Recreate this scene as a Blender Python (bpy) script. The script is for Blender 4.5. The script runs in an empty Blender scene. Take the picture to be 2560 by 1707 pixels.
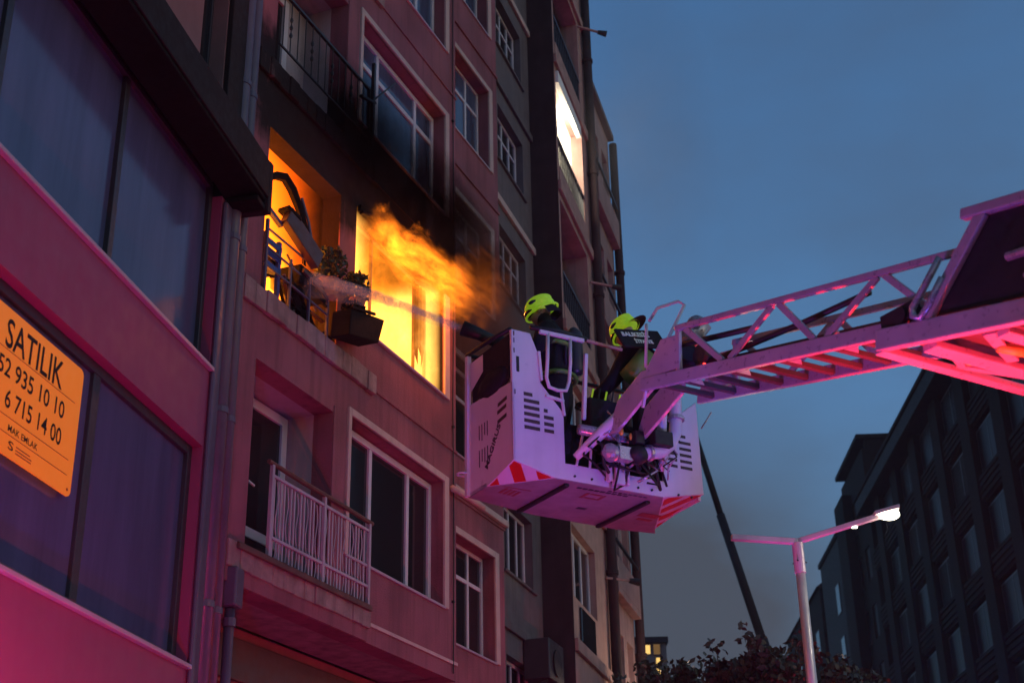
import bpy, bmesh, math, random
from mathutils import Vector, Matrix
random.seed(11)
sc = bpy.context.scene
col = sc.collection
R = math.radians

# ------------------------------------------------------------------ camera
cd = bpy.data.cameras.new('camera'); cam = bpy.data.objects.new('camera', cd); col.objects.link(cam)
cd.sensor_width = 36; cd.lens = 50.0; cd.clip_start = .05; cd.clip_end = 3000
_p, _r = R(24.721), R(-1.139)
_w = Vector((0, math.cos(_p), math.sin(_p))); _r0 = Vector((1, 0, 0)); _u0 = Vector((0, -math.sin(_p), math.cos(_p)))
_rt = _r0*math.cos(_r) + _u0*math.sin(_r); _up = -_r0*math.sin(_r) + _u0*math.cos(_r)
_m = Matrix(((_rt.x, _up.x, -_w.x, 0), (_rt.y, _up.y, -_w.y, 0), (_rt.z, _up.z, -_w.z, 1.6), (0, 0, 0, 1)))
cam.matrix_world = _m
cd.dof.use_dof = True; cd.dof.focus_distance = 15.5; cd.dof.aperture_fstop = 2.0
sc.camera = cam

# ------------------------------------------------------------------ world, sun, exposure
SUN_EL, SUN_ROT = 6.0, 110.0
world = bpy.data.worlds.new('World'); sc.world = world; world.use_nodes = True
wn = world.node_tree
bg = wn.nodes['Background']
sky = wn.nodes.new('ShaderNodeTexSky'); sky.sky_type = 'NISHITA'; sky.sun_disc = False
sky.sun_elevation = R(SUN_EL); sky.sun_rotation = R(SUN_ROT); sky.ozone_density = 3.2; sky.air_density = 1.0; sky.dust_density = .6
wtc = wn.nodes.new('ShaderNodeTexCoord')
wmap = wn.nodes.new('ShaderNodeMapping'); wmap.inputs['Scale'].default_value = (1, 1, 2.2)
wn.links.new(wtc.outputs['Generated'], wmap.inputs[0])
wno = wn.nodes.new('ShaderNodeTexNoise'); wno.inputs['Scale'].default_value = 3.2; wno.inputs['Detail'].default_value = 5; wno.inputs['Roughness'].default_value = .55
wn.links.new(wmap.outputs[0], wno.inputs['Vector'])
wr = wn.nodes.new('ShaderNodeMapRange'); wr.inputs['From Min'].default_value = .38; wr.inputs['From Max'].default_value = .72
wn.links.new(wno.outputs['Fac'], wr.inputs['Value'])
wsep = wn.nodes.new('ShaderNodeSeparateXYZ'); wn.links.new(wtc.outputs['Generated'], wsep.inputs[0])
wel = wn.nodes.new('ShaderNodeMapRange'); wel.inputs['From Min'].default_value = .12; wel.inputs['From Max'].default_value = .52
wel.inputs['To Min'].default_value = .30; wel.inputs['To Max'].default_value = .0
wn.links.new(wsep.outputs['Z'], wel.inputs['Value'])
wadd = wn.nodes.new('ShaderNodeMath'); wadd.operation = 'MULTIPLY_ADD'; wadd.inputs[1].default_value = .42; wadd.use_clamp = True
wn.links.new(wr.outputs[0], wadd.inputs[0]); wn.links.new(wel.outputs[0], wadd.inputs[2])
wtint = wn.nodes.new('ShaderNodeMix'); wtint.data_type = 'RGBA'; wtint.blend_type = 'MULTIPLY'; wtint.inputs['Factor'].default_value = 1
wtint.inputs[7].default_value = (1.5, 1.6, 1.72, 1)
wn.links.new(sky.outputs[0], wtint.inputs[6])
wmix = wn.nodes.new('ShaderNodeMix'); wmix.data_type = 'RGBA'
wmix.inputs[7].default_value = (.46, .55, .74, 1)                   # thin smoky dusk cloud
wdot = wn.nodes.new('ShaderNodeVectorMath'); wdot.operation = 'DISTANCE'; wdot.inputs[1].default_value = (.085, .97, .225)
wn.links.new(wtc.outputs['Generated'], wdot.inputs[0])
wpat = wn.nodes.new('ShaderNodeMapRange'); wpat.interpolation_type = 'SMOOTHSTEP'; wpat.inputs['From Min'].default_value = .24; wpat.inputs['From Max'].default_value = .02
wpat.inputs['To Max'].default_value = .85
wn.links.new(wdot.outputs['Value'], wpat.inputs['Value'])
wmax = wn.nodes.new('ShaderNodeMath'); wmax.operation = 'ADD'; wmax.use_clamp = True
wn.links.new(wadd.outputs[0], wmax.inputs[0]); wn.links.new(wpat.outputs[0], wmax.inputs[1])
wn.links.new(wmax.outputs[0], wmix.inputs['Factor']); wn.links.new(wtint.outputs[2], wmix.inputs[6])
wn.links.new(wmix.outputs[2], bg.inputs['Color'])
bg.inputs['Strength'].default_value = .15
sd = bpy.data.lights.new('sun', 'SUN'); sun = bpy.data.objects.new('sun', sd); col.objects.link(sun)
sd.energy = .02; sd.angle = R(20); sd.color = (1, .8, .65)
sun.rotation_euler = Vector((-math.sin(R(SUN_ROT))*math.cos(R(SUN_EL)), -math.cos(R(SUN_ROT))*math.cos(R(SUN_EL)), -math.sin(R(SUN_EL)))).to_track_quat('-Z', 'Y').to_euler()
vs = sc.view_settings; vs.view_transform = 'Standard'; vs.look = 'None'; vs.gamma = 1; vs.exposure = 0; vs.use_curve_mapping = False
sc.cycles.use_denoising = True
sc.cycles.max_bounces = 6; sc.cycles.transparent_max_bounces = 12; sc.cycles.volume_step_rate = 1.0
sc.cycles.sample_clamp_indirect = 6

# ------------------------------------------------------------------ helpers
class NT:
    """small node helper"""
    def __init__(s, name):
        s.m = bpy.data.materials.new(name); s.m.use_nodes = True; s.nt = s.m.node_tree; s.nt.nodes.clear()
        s.out = s.n('ShaderNodeOutputMaterial')
    def n(s, t): return s.nt.nodes.new(t)
    def link(s, a, b): s.nt.links.new(a, b)
    def setv(s, inp, v):
        if hasattr(v, 'node') or isinstance(v, bpy.types.NodeSocket): s.link(v, inp)
        else: inp.default_value = v
    def math(s, op, a, b=0.0, c=0.0, clamp=False):
        k = s.n('ShaderNodeMath'); k.operation = op; k.use_clamp = clamp
        for i, v in enumerate((a, b, c)): s.setv(k.inputs[i], v)
        return k.outputs[0]
    def rng(s, v, a, b, c=0.0, d=1.0, smooth=False):
        k = s.n('ShaderNodeMapRange'); k.clamp = True
        if smooth: k.interpolation_type = 'SMOOTHSTEP'
        s.setv(k.inputs['Value'], v)
        for nm, x in (('From Min', a), ('From Max', b), ('To Min', c), ('To Max', d)): s.setv(k.inputs[nm], x)
        return k.outputs[0]
    def coords(s, scale=(1, 1, 1)):
        t = s.n('ShaderNodeTexCoord'); mp = s.n('ShaderNodeMapping'); mp.inputs['Scale'].default_value = scale
        s.link(t.outputs['Object'], mp.inputs[0]); return mp.outputs[0]
    def noise(s, vec, scale, detail=4, rough=.55, dist=0.0):
        k = s.n('ShaderNodeTexNoise'); s.link(vec, k.inputs['Vector'])
        k.inputs['Scale'].default_value = scale; k.inputs['Detail'].default_value = detail
        k.inputs['Roughness'].default_value = rough; k.inputs['Distortion'].default_value = dist
        return k.outputs['Fac']
    def xyz(s, vec):
        k = s.n('ShaderNodeSeparateXYZ'); s.link(vec, k.inputs[0]); return k.outputs
    def mix(s, f, a, b, mode='MIX'):
        k = s.n('ShaderNodeMix'); k.data_type = 'RGBA'; k.blend_type = mode
        s.setv(k.inputs['Factor'], f)
        for i, v in ((6, a), (7, b)):
            if isinstance(v, tuple): k.inputs[i].default_value = (*v[:3], 1)
            else: s.link(v, k.inputs[i])
        return k.outputs[2]

def mat(name, c, rough=.6, metal=0.0, var=.25, scale=3.0, streak=0.0, bump=.0, bscale=60, spec=.5, soot=False, emit=None, coat=0.0, dirt=None):
    N = NT(name); p = N.n('ShaderNodeBsdfPrincipled'); N.link(p.outputs[0], N.out.inputs['Surface'])
    v = N.coords()
    f = N.rng(N.noise(v, scale, 6, .6), .3, .7)
    dark = tuple(x*(1-var) for x in c); lite = tuple(min(1, x*(1+var*.5)) for x in c)
    base = N.mix(f, dark, lite)
    if streak:
        vs_ = N.coords((5, 5, .35)); g = N.rng(N.noise(vs_, 1.3, 5, .6), .48, .75)
        base = N.mix(N.math('MULTIPLY', g, streak), base, dirt or tuple(x*.35 for x in c))
    if soot:
        o = N.xyz(N.coords()); nz = N.noise(v, 1.6, 6, .6)
        def ell(s0, z0, a, b):
            dx = N.math('DIVIDE', N.math('SUBTRACT', o[0], s0), a); dz = N.math('DIVIDE', N.math('SUBTRACT', o[2], z0), b)
            r = N.math('SQRT', N.math('ADD', N.math('MULTIPLY', dx, dx), N.math('MULTIPLY', dz, dz)))
            return N.rng(N.math('ADD', r, N.math('MULTIPLY', N.math('SUBTRACT', nz, .5), .9)), .45, 1.15, 1, 0, True)
        box_ = N.math('MULTIPLY', N.math('MULTIPLY', N.rng(o[1], .012, .02), N.rng(o[2], 8.3, 8.4)), N.math('MULTIPLY', N.rng(o[2], 11.1, 11.0), N.rng(o[0], 1.75, 1.7)))
        mk = N.math('MAXIMUM', ell(-1.8, 11.05, 2.6, 1.25), N.math('MAXIMUM', ell(.6, 11.15, 2.6, 1.05), N.math('MULTIPLY', ell(3.8, 11.2, 2.6, 2.0), .85)))
        mk = N.math('MAXIMUM', mk, box_)
        st_ = N.noise(N.coords((4.5, 4.5, .5)), 1.6, 6, .65)
        mk = N.rng(N.math('ADD', mk, N.math('MULTIPLY', N.math('SUBTRACT', st_, .5), 1.1)), .25, .8)
        base = N.mix(N.math('MULTIPLY', mk, .97), base, (.012, .010, .010))
    N.link(base, p.inputs['Base Color'])
    p.inputs['Roughness'].default_value = rough; p.inputs['Metallic'].default_value = metal
    p.inputs['Specular IOR Level'].default_value = spec if rough < .75 else min(spec, .15); p.inputs['Coat Weight'].default_value = coat
    r2 = N.rng(N.noise(v, scale*4, 4), .3, .7, max(0, rough-.12), min(1, rough+.12)); N.link(r2, p.inputs['Roughness'])
    if bump:
        b = N.n('ShaderNodeBump'); b.inputs['Strength'].default_value = bump; b.inputs['Distance'].default_value = .02
        N.link(N.noise(v, bscale, 5, .65), b.inputs['Height']); N.link(b.outputs[0], p.inputs['Normal'])
    if emit:
        p.inputs['Emission Color'].default_value = (*emit[0], 1); p.inputs['Emission Strength'].default_value = emit[1]
    return N.m

def glassmat(name, c, rough=.06, streak=0.0, wave=.02):
    N = NT(name); p = N.n('ShaderNodeBsdfPrincipled'); N.link(p.outputs[0], N.out.inputs['Surface'])
    v = N.coords((1, 1, .12)); g = N.rng(N.noise(v, 3.5, 4, .6), .35, .7)
    N.link(N.mix(N.math('MULTIPLY', g, streak), c, tuple(x*3+.02 for x in c)), p.inputs['Base Color'])
    p.inputs['Roughness'].default_value = rough; p.inputs['IOR'].default_value = 1.52
    b = N.n('ShaderNodeBump'); b.inputs['Strength'].default_value = wave; b.inputs['Distance'].default_value = .05
    N.link(N.noise(N.coords(), 1.4, 2), b.inputs['Height']); N.link(b.outputs[0], p.inputs['Normal'])
    return N.m

class MB:
    """collects simple shapes into one mesh"""
    def __init__(s): s.v = []; s.f = []
    def add(s, vs_, fs):
        o = len(s.v); s.v += [tuple(x) for x in vs_]; s.f += [tuple(i+o for i in f) for f in fs]; return s
    def box(s, x0, x1, y0, y1, z0, z1):
        x0, x1 = min(x0, x1), max(x0, x1); y0, y1 = min(y0, y1), max(y0, y1); z0, z1 = min(z0, z1), max(z0, z1)
        return s.add([(x0, y0, z0), (x1, y0, z0), (x1, y1, z0), (x0, y1, z0), (x0, y0, z1), (x1, y0, z1), (x1, y1, z1), (x0, y1, z1)],
              [(0, 3, 2, 1), (4, 5, 6, 7), (0, 1, 5, 4), (1, 2, 6, 5), (2, 3, 7, 6), (3, 0, 4, 7)])
    def bar(s, p, q, w, h, up=(0, 0, 1)):
        p, q = Vector(p), Vector(q); d = (q-p).normalized(); u = Vector(up)
        a = d.cross(u)
        if a.length < 1e-3: a = d.cross(Vector((0, 1, 0)))
        a.normalize(); b = a.cross(d).normalized(); a *= w/2; b *= h/2
        return s.add([p-a-b, p+a-b, p+a+b, p-a+b, q-a-b, q+a-b, q+a+b, q-a+b],
              [(0, 1, 2, 3), (7, 6, 5, 4), (0, 4, 5, 1), (1, 5, 6, 2), (2, 6, 7, 3), (3, 7, 4, 0)])
    def tube(s, pts, r, n=8, caps=True):
        pts = [Vector(p) for p in pts]; rs = r if isinstance(r, (list, tuple)) else [r]*len(pts)
        o = len(s.v); prev = None
        for i, p in enumerate(pts):
            d = (pts[min(i+1, len(pts)-1)]-pts[max(i-1, 0)]).normalized()
            if prev is None:
                a = d.cross(Vector((0, 0, 1)))
                if a.length < .05: a = d.cross(Vector((1, 0, 0)))
            else: a = prev - d*prev.dot(d)
            a.normalize(); prev = a; b = d.cross(a)
            for k in range(n):
                t = 2*math.pi*k/n; s.v.append(tuple(p+(a*math.cos(t)+b*math.sin(t))*rs[i]))
        for i in range(len(pts)-1):
            for k in range(n):
                k2 = (k+1) % n; s.f.append((o+i*n+k, o+i*n+k2, o+(i+1)*n+k2, o+(i+1)*n+k))
        if caps:
            s.f.append(tuple(o+k for k in range(n))[::-1]); s.f.append(tuple(o+(len(pts)-1)*n+k for k in range(n)))
        return s
    def prism(s, poly, fn, a, b):
        """poly of 2-D points, fn(u,v,t) -> 3-D, between t=a and t=b"""
        n = len(poly)
        vs_ = [fn(u, v, a) for u, v in poly] + [fn(u, v, b) for u, v in poly]
        return s.add(vs_, [tuple(range(n))[::-1], tuple(range(n, 2*n))] + [(i, (i+1) % n, n+(i+1) % n, n+i) for i in range(n)])
    def poly(s, pts): return s.add(pts, [tuple(range(len(pts)))])
    def ball(s, c, rx, ry, rz, n=12, m=8, z0=-1.0):
        o = len(s.v); cx, cy, cz = c; t0 = math.asin(max(-1, min(1, z0)))
        for j in range(m+1):
            t = t0+(math.pi/2-t0)*j/m
            for k in range(n):
                a = 2*math.pi*k/n; s.v.append((cx+rx*math.cos(t)*math.cos(a), cy+ry*math.cos(t)*math.sin(a), cz+rz*math.sin(t)))
        for j in range(m):
            for k in range(n):
                k2 = (k+1) % n; s.f.append((o+j*n+k, o+j*n+k2, o+(j+1)*n+k2, o+(j+1)*n+k))
        s.f.append(tuple(o+k for k in range(n))[::-1]); return s

def build(name, mb, m, parent=None, bev=0.0, smooth=False, fix=True):
    me = bpy.data.meshes.new(name); me.from_pydata(mb.v, [], mb.f)
    if fix:
        b = bmesh.new(); b.from_mesh(me); bmesh.ops.recalc_face_normals(b, faces=b.faces); b.to_mesh(me); b.free()
    if smooth:
        for p in me.polygons: p.use_smooth = True
    me.materials.append(m)
    o = bpy.data.objects.new(name, me); col.objects.link(o)
    if parent is not None: o.parent = parent
    if bev:
        k = o.modifiers.new('bevel', 'BEVEL'); k.width = bev; k.segments = 2; k.limit_method = 'ANGLE'
    return o

def tag(o, label=None, cat=None, group=None, kind=None):
    if label: o['label'] = label
    if cat: o['category'] = cat
    if group: o['group'] = group
    if kind: o['kind'] = kind
    return o

def root(name, label, cat, P, az=90.0, group=None):
    """Empty whose local x runs along azimuth az, local y to the left of it (inwards on the left side of the street)"""
    o = bpy.data.objects.new(name, None); col.objects.link(o); o.empty_display_size = .3
    o.location = P; o.rotation_euler = (0, 0, R(90-az))
    return tag(o, label, cat, group)

def facade(name, parent, m, s0, s1, z0, z1, d0, d1, holes):
    xs = sorted({s0, s1, *[h[0] for h in holes], *[h[1] for h in holes]}); xs = [x for x in xs if s0 <= x <= s1]
    zs = sorted({z0, z1, *[h[2] for h in holes], *[h[3] for h in holes]}); zs = [z for z in zs if z0 <= z <= z1]
    nx, nz = len(xs)-1, len(zs)-1
    def solid(i, j):
        if not (0 <= i < nx and 0 <= j < nz): return None
        cx, cz = (xs[i]+xs[i+1])/2, (zs[j]+zs[j+1])/2
        return not any(h[0] < cx < h[1] and h[2] < cz < h[3] for h in holes)
    mb = MB()
    for i in range(nx):
        for j in range(nz):
            if not solid(i, j): continue
            a, b, c, d = xs[i], xs[i+1], zs[j], zs[j+1]
            mb.poly([(a, d0, c), (b, d0, c), (b, d0, d), (a, d0, d)]); mb.poly([(a, d1, c), (a, d1, d), (b, d1, d), (b, d1, c)])
            if not solid(i-1, j): mb.poly([(a, d0, c), (a, d0, d), (a, d1, d), (a, d1, c)])
            if not solid(i+1, j): mb.poly([(b, d0, c), (b, d1, c), (b, d1, d), (b, d0, d)])
            if not solid(i, j-1): mb.poly([(a, d0, c), (a, d1, c), (b, d1, c), (b, d0, c)])
            if not solid(i, j+1): mb.poly([(a, d0, d), (b, d0, d), (b, d1, d), (a, d1, d)])
    return build(name, mb, m, parent, fix=False)

def window(parent, s0, s1, z0, z1, d, fm, pm, mull=(), transom=None, fw=.07, th=.07, sill=None, name='window', panes=True, mw=None):
    """frame mesh with every pane (and the sill) as its child"""
    mb = MB(); mw = mw or fw
    mb.box(s0, s0+fw, d, d+th, z0, z1); mb.box(s1-fw, s1, d, d+th, z0, z1)
    mb.box(s0+fw, s1-fw, d, d+th, z0, z0+fw); mb.box(s0+fw, s1-fw, d, d+th, z1-fw, z1)
    xs = [s0+fw] + [x for x in mull] + [s1-fw]
    for x in mull: mb.box(x-mw/2, x+mw/2, d+.004, d+th-.004, z0+fw, z1-fw)
    zs = [z0+fw, z1-fw]
    if transom:
        zs = [z0+fw, transom, z1-fw]
        for i in range(len(xs)-1):
            a = xs[i]+(mw/2 if i else 0); b = xs[i+1]-(mw/2 if i+1 < len(xs)-1 else 0)
            mb.box(a, b, d+.008, d+th-.008, transom-mw/2, transom+mw/2)
    f = build(name, mb, fm, parent, bev=.006)
    if panes:
        for i in range(len(xs)-1):
            a = xs[i]+(mw/2 if i else 0); b = xs[i+1]-(mw/2 if i+1 < len(xs)-1 else 0)
            for j in range(len(zs)-1):
                c = zs[j]+(mw/2 if j else 0); e = zs[j+1]-(mw/2 if j+1 < len(zs)-1 else 0)
                q = MB(); t1, t2 = random.uniform(-.004, .004), random.uniform(-.004, .004); y = d+th*.55
                q.add([(a, y-t1, c-.0), (b, y+t1+t2, c), (b, y+t1, e), (a, y-t1-t2, e), (a, y+.012, c), (b, y+.012, c), (b, y+.012, e), (a, y+.012, e)],
                      [(0, 1, 2, 3), (7, 6, 5, 4), (0, 4, 5, 1), (1, 5, 6, 2), (2, 6, 7, 3), (3, 7, 4, 0)])
                build('pane', q, pm, f)
    if sill:
        build('sill', MB().box(s0-.04, s1+.04, sill[0], d+.02, z0-sill[1], z0-.002), sill[2], f, bev=.006)
    return f

def textmesh(body, m, parent, M4, size, name='lettering', sx=1.0, bold=0.0, align='LEFT', depth=.002):
    cu = bpy.data.curves.new(name, 'FONT'); cu.body = body; cu.size = size; cu.offset = bold; cu.align_x = align; cu.extrude = depth; cu.resolution_u = 3
    t = bpy.data.objects.new('tmp', cu); col.objects.link(t)
    dg = bpy.context.evaluated_depsgraph_get(); me = bpy.data.meshes.new_from_object(t.evaluated_get(dg))
    col.objects.unlink(t); bpy.data.objects.remove(t)
    me.transform(M4 @ Matrix.Diagonal((sx, 1, 1, 1))); me.materials.clear(); me.materials.append(m); me.name = name
    o = bpy.data.objects.new(name, me); col.objects.link(o); o.parent = parent
    return o

def frame4(o, x, y):
    o, x, y = Vector(o), Vector(x).normalized(), Vector(y); z = x.cross(y).normalized(); y = z.cross(x)
    return Matrix(((x.x, y.x, z.x, o.x), (x.y, y.y, z.y, o.y), (x.z, y.z, z.z, o.z), (0, 0, 0, 1)))

def lamp(kind, name, loc, energy, color, size=.1, parent=None, target=None, angle=None, blend=.4):
    l = bpy.data.lights.new(name, kind); l.energy = energy; l.color = color
    if kind in ('POINT', 'SPOT'): l.shadow_soft_size = size
    if kind == 'SPOT': l.spot_size = R(angle or 90); l.spot_blend = blend
    o = bpy.data.objects.new(name, l); col.objects.link(o); o.location = loc
    if target is not None: o.rotation_euler = (Vector(target)-Vector(loc)).to_track_quat('-Z', 'Y').to_euler()
    if parent is not None: o.parent = parent
    return o

# ------------------------------------------------------------------ materials
m_asphalt = mat('asphalt', (.05, .05, .052), .85, var=.3, scale=2, bump=.4, bscale=90)
m_paving = mat('paving', (.22, .2, .19), .8, var=.25, scale=4, bump=.3)
m_line = mat('road_paint', (.7, .7, .68), .6, var=.15)
m_plaster = mat('salmon_plaster', (.30, .105, .125), .85, var=.32, scale=1.1, streak=.6, bump=.5, bscale=45, soot=True, dirt=(.12, .05, .05))
m_plaster_in = mat('loggia_plaster', (.42, .33, .33), .85, var=.15, streak=.3, bump=.2)
m_trim = mat('cream_trim', (.56, .40, .35), .75, var=.15, streak=.3, bump=.15)
m_slab = mat('balcony_concrete', (.34, .22, .2), .9, var=.35, scale=5, streak=.5, bump=.6, bscale=25, soot=True)
m_upvc = mat('white_window_frame', (.62, .55, .55), .4, var=.1)
m_pane = glassmat('dark_pane', (.016, .016, .018))
m_office_pane = glassmat('office_pane', (.006, .006, .008), .35)
m_office_pane.node_tree.nodes['Principled BSDF'].inputs['Specular IOR Level'].default_value = .06
m_office_dark = mat('unlit_office_pane', (.004, .004, .005), .5, spec=.05)
m_office_blind = mat('office_blind', (.013, .012, .011), .8, streak=.3)
m_pane_sky = glassmat('sky_tint_pane', (.035, .050, .085), .08, .5, .03)  # bluish base stands in for sky reflected in the glass
m_pane_curtain = glassmat('curtained_pane', (.05, .045, .04), .1, .8)
m_pane_blue = glassmat('film_reflection_pane', (.06, .065, .12), .14, .22, .03)  # bluish film, with building reflections put into the colour as vertical streaks
m_purplewall = mat('panel_cladding', (.25, .042, .10), .6, var=.1, scale=1.2, streak=.15, bump=.08)
m_sillstrip = mat('aluminium_sill', (.40, .30, .34), .45, var=.1)
m_darkframe = mat('dark_aluminium', (.03, .028, .032), .45, var=.2)
m_canopy = mat('charcoal_cladding', (.006, .005, .005), .8, var=.2)
m_canopy_top = mat('charcoal_fascia', (.022, .017, .017), .8, var=.2)
m_brownwall = mat('upper_storey_plaster', (.2, .12, .115), .8, var=.15, streak=.25, bump=.15)
m_pipe = mat('grey_pipe', (.085, .065, .10), .45, var=.2, streak=.4)
m_blackiron = mat('black_iron', (.012, .011, .012), .5, var=.3)
m_whiteiron = mat('white_painted_iron', (.45, .37, .39), .5, var=.2, streak=.3)
m_wood = mat('brown_wood', (.12, .05, .035), .7, var=.4, scale=8, bump=.3)
m_greywall = mat('grey_plaster', (.15, .12, .12), .85, var=.2, streak=.4, bump=.3)
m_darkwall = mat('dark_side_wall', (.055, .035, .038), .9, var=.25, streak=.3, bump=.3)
m_tan = mat('tan_plaster', (.42, .25, .21), .85, var=.2, streak=.4, bump=.25)
m_tan2 = mat('beige_plaster', (.34, .22, .2), .85, var=.2, streak=.4, bump=.25)
m_white = mat('white_plaster', (.8, .78, .7), .8, var=.05)
m_basket = mat('white_painted_aluminium', (.62, .58, .62), .38, var=.1, scale=2.5, streak=.16, dirt=(.3, .27, .28))
m_under = mat('cage_floor_plate', (.27, .22, .23), .45, var=.25, scale=5, streak=.2)
m_ladder = mat('ladder_steel', (.40, .34, .37), .35, metal=.2, var=.15, scale=4)
m_rung = mat('dark_rung_grip', (.07, .045, .04), .7)
m_black = mat('black_rubber', (.01, .01, .011), .6, var=.3)
m_slot = mat('slot_shadow_mesh', (.06, .04, .035), .7)
m_red = mat('red_reflective_tape', (.55, .015, .012), .4, var=.15)
m_logo = mat('faded_logo_print', (.28, .05, .06), .5)
m_print = mat('dark_print', (.05, .03, .05), .5)
m_hydr = mat('hydraulic_steel', (.42, .38, .42), .3, metal=.5, var=.2)
m_yellowbox = mat('yellow_valve', (.75, .5, .06), .5, var=.3)
m_lime = mat('lime_helmet_shell', (.46, .70, .03), .5, var=.3, scale=14, coat=.05, emit=((.45, .85, .02), .24))  # emission added to make the shell glow, standing in for fluorescent paint
m_coat = mat('dark_turnout_coat', (.02, .019, .022), .8, var=.3, scale=12, bump=.4)
m_reflect = mat('reflective_stripe', (.16, .26, .05), .5)
m_skin = mat('skin', (.4, .22, .16), .55, var=.1)
m_letter = mat('reflective_letters', (.7, .75, .7), .5, emit=((.7, .8, .7), .05))  # faint emission added so the letters glow in place of reflected light
m_sign = mat('orange_sign_board', (.86, .235, .012), .5, var=.06, scale=1.5, emit=((1, .30, .015), .26))  # own glow added to the board in place of light falling on it
m_ink = mat('sign_ink', (.012, .01, .015), .5)
m_rule = mat('sign_rule', (.35, .08, .01), .5)
m_lamppost = mat('galvanised_steel', (.5, .46, .48), .42, metal=.3, var=.15, streak=.2)
m_officewall = mat('dark_office_cladding', (.010, .009, .008), .8, var=.3, streak=.3, spec=.08)
m_officegrey = mat('grey_fascia', (.022, .022, .025), .7, var=.2, spec=.15)
m_leaf = mat('leaf', (.05, .055, .03), .6, var=.5, scale=30)
m_bark = mat('bark', (.05, .035, .025), .9, var=.4, scale=20, bump=.6)
m_char = mat('charred_wood', (.012, .008, .007), .9, var=.4, scale=10, bump=.5)
m_brownbox = mat('brown_plastic', (.09, .03, .02), .5, var=.3)
m_blueplastic = mat('blue_plastic', (.02, .035, .2), .4, var=.15)
m_terracotta = mat('terracotta', (.3, .09, .04), .8, var=.3)
m_shrub = mat('shrub_leaf', (.035, .05, .015), .6, var=.5, scale=30)
m_rose = mat('shop_red_wall', (.3, .07, .05), .7, var=.3, streak=.3)
m_truck = mat('fire_red_paint', (.5, .02, .015), .3, var=.08, coat=.4)

def emis(name, c, s):
    N = NT(name); e = N.n('ShaderNodeEmission'); e.inputs[0].default_value = (*c, 1); e.inputs[1].default_value = s
    N.link(e.outputs[0], N.out.inputs['Surface']); return N.m
m_lampglow = emis('lamp_diffuser', (1, .88, .62), 22)
m_lampglow2 = emis('lamp_diffuser_small', (1, .93, .72), 6)
m_roomlight = emis('ceiling_light_panel', (1, .92, .72), 9)
m_litwin = emis('lit_window', (1, .62, .18), 1.15)
m_litwin2 = emis('dim_lit_window', (1, .55, .2), .16)
m_redlens = emis('red_beacon_lens', (1, .03, .02), 8)
m_bluelens = emis('blue_beacon_lens', (.05, .08, 1), 8)

# ================================================================== SETTING
tag(build('ground', MB().box(-600, 600, -300, 1500, -.5, 0), m_asphalt), kind='structure')
tag(build('road', MB().box(-1.2, 10.5, -60, 300, .002, .006), m_asphalt), kind='structure')
for nm, a, b in (('pavement', -6.0, -1.25), ('pavement', 10.5, 16.5)):
    tag(build(nm, MB().box(a, b, -60, 300, -.02, .13), m_paving), kind='structure')
mk = MB()
for i in range(-8, 40): mk.box(4.6, 4.75, i*6.0, i*6.0+3, .007, .011)
tag(build('road_marking', mk, m_line), kind='structure')

# ================================================================== LEFT COMMERCIAL BUILDING
LB = root('commercial_building', 'purple panel-clad commercial building with wide glazing bands and a charcoal canopy, at the left edge', 'building', (-2.85, 12.9, 0), 10.2)
LW = -.40
facade('wall', LB, m_purplewall, -12, -.22, 0, 9.05, 0, .35, [(-11, LW, 4.3, 6.34), (-11, LW, 7.15, 9.2), (-11, -1, -1, 3.2)])
facade('upper_wall', LB, m_brownwall, -12, .02, 9.5, 26, .0, .35, [(-1.22, -.62, 9.9, 14), (-5.6, -3.4, 10.6, 13)])
build('side_wall', MB().box(-12, -.22, .36, 9, 0, 26), m_brownwall, LB)
build('corner_pier', MB().box(-.60, -.02, -.06, -.003, 9.5, 26), m_canopy_top, LB, bev=.01)
window(LB, -11, LW, 4.3, 6.34, .10, m_darkframe, m_pane_blue, (-8.5, -6.6, -4.5, -2.36), fw=.09, th=.08, mw=.12)
build('sill', MB().box(-11.1, LW+.03, -.05, .10, 4.262, 4.302), m_sillstrip, LB, bev=.008)
window(LB, -11, LW, 7.15, 9.2, .10, m_darkframe, m_pane_blue, (-8.5, -6.6, -4.34, -2.40), fw=.07, th=.08, mw=.085)
build('sill', MB().box(-11.1, LW+.03, -.05, .10, 7.112, 7.152), m_sillstrip, LB, bev=.008)
window(LB, -1.22, -.62, 9.9, 14, .16, m_darkframe, m_pane, (), fw=.05)
window(LB, -5.6, -3.4, 10.6, 13, .12, m_darkframe, m_pane, (-4.5,), fw=.06)
cp = MB().prism([(-.36, 9.12), (0, 9.06), (0, 9.62), (-.30, 9.62), (-.36, 9.56)], lambda u, v, t: (t, u, v), -12, -.08)
build('canopy', cp, m_canopy, LB, bev=.012)
build('canopy_fascia', MB().box(-12, -.10, -.385, -.362, 9.16, 9.58), m_canopy_top, LB, bev=.008)
build('canopy_end', MB().box(-.10, .0, -.385, .03, 9.0, 9.60), m_canopy_top, LB, bev=.012)
build('canopy_bracket', MB().box(-.34, -.12, -.36, -.02, 9.00, 9.06), m_canopy, LB, bev=.01)
build('jamb_pier', MB().box(-.385, -.215, -.055, -.003, 0, 9.0), m_pipe, LB, bev=.03)

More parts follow.
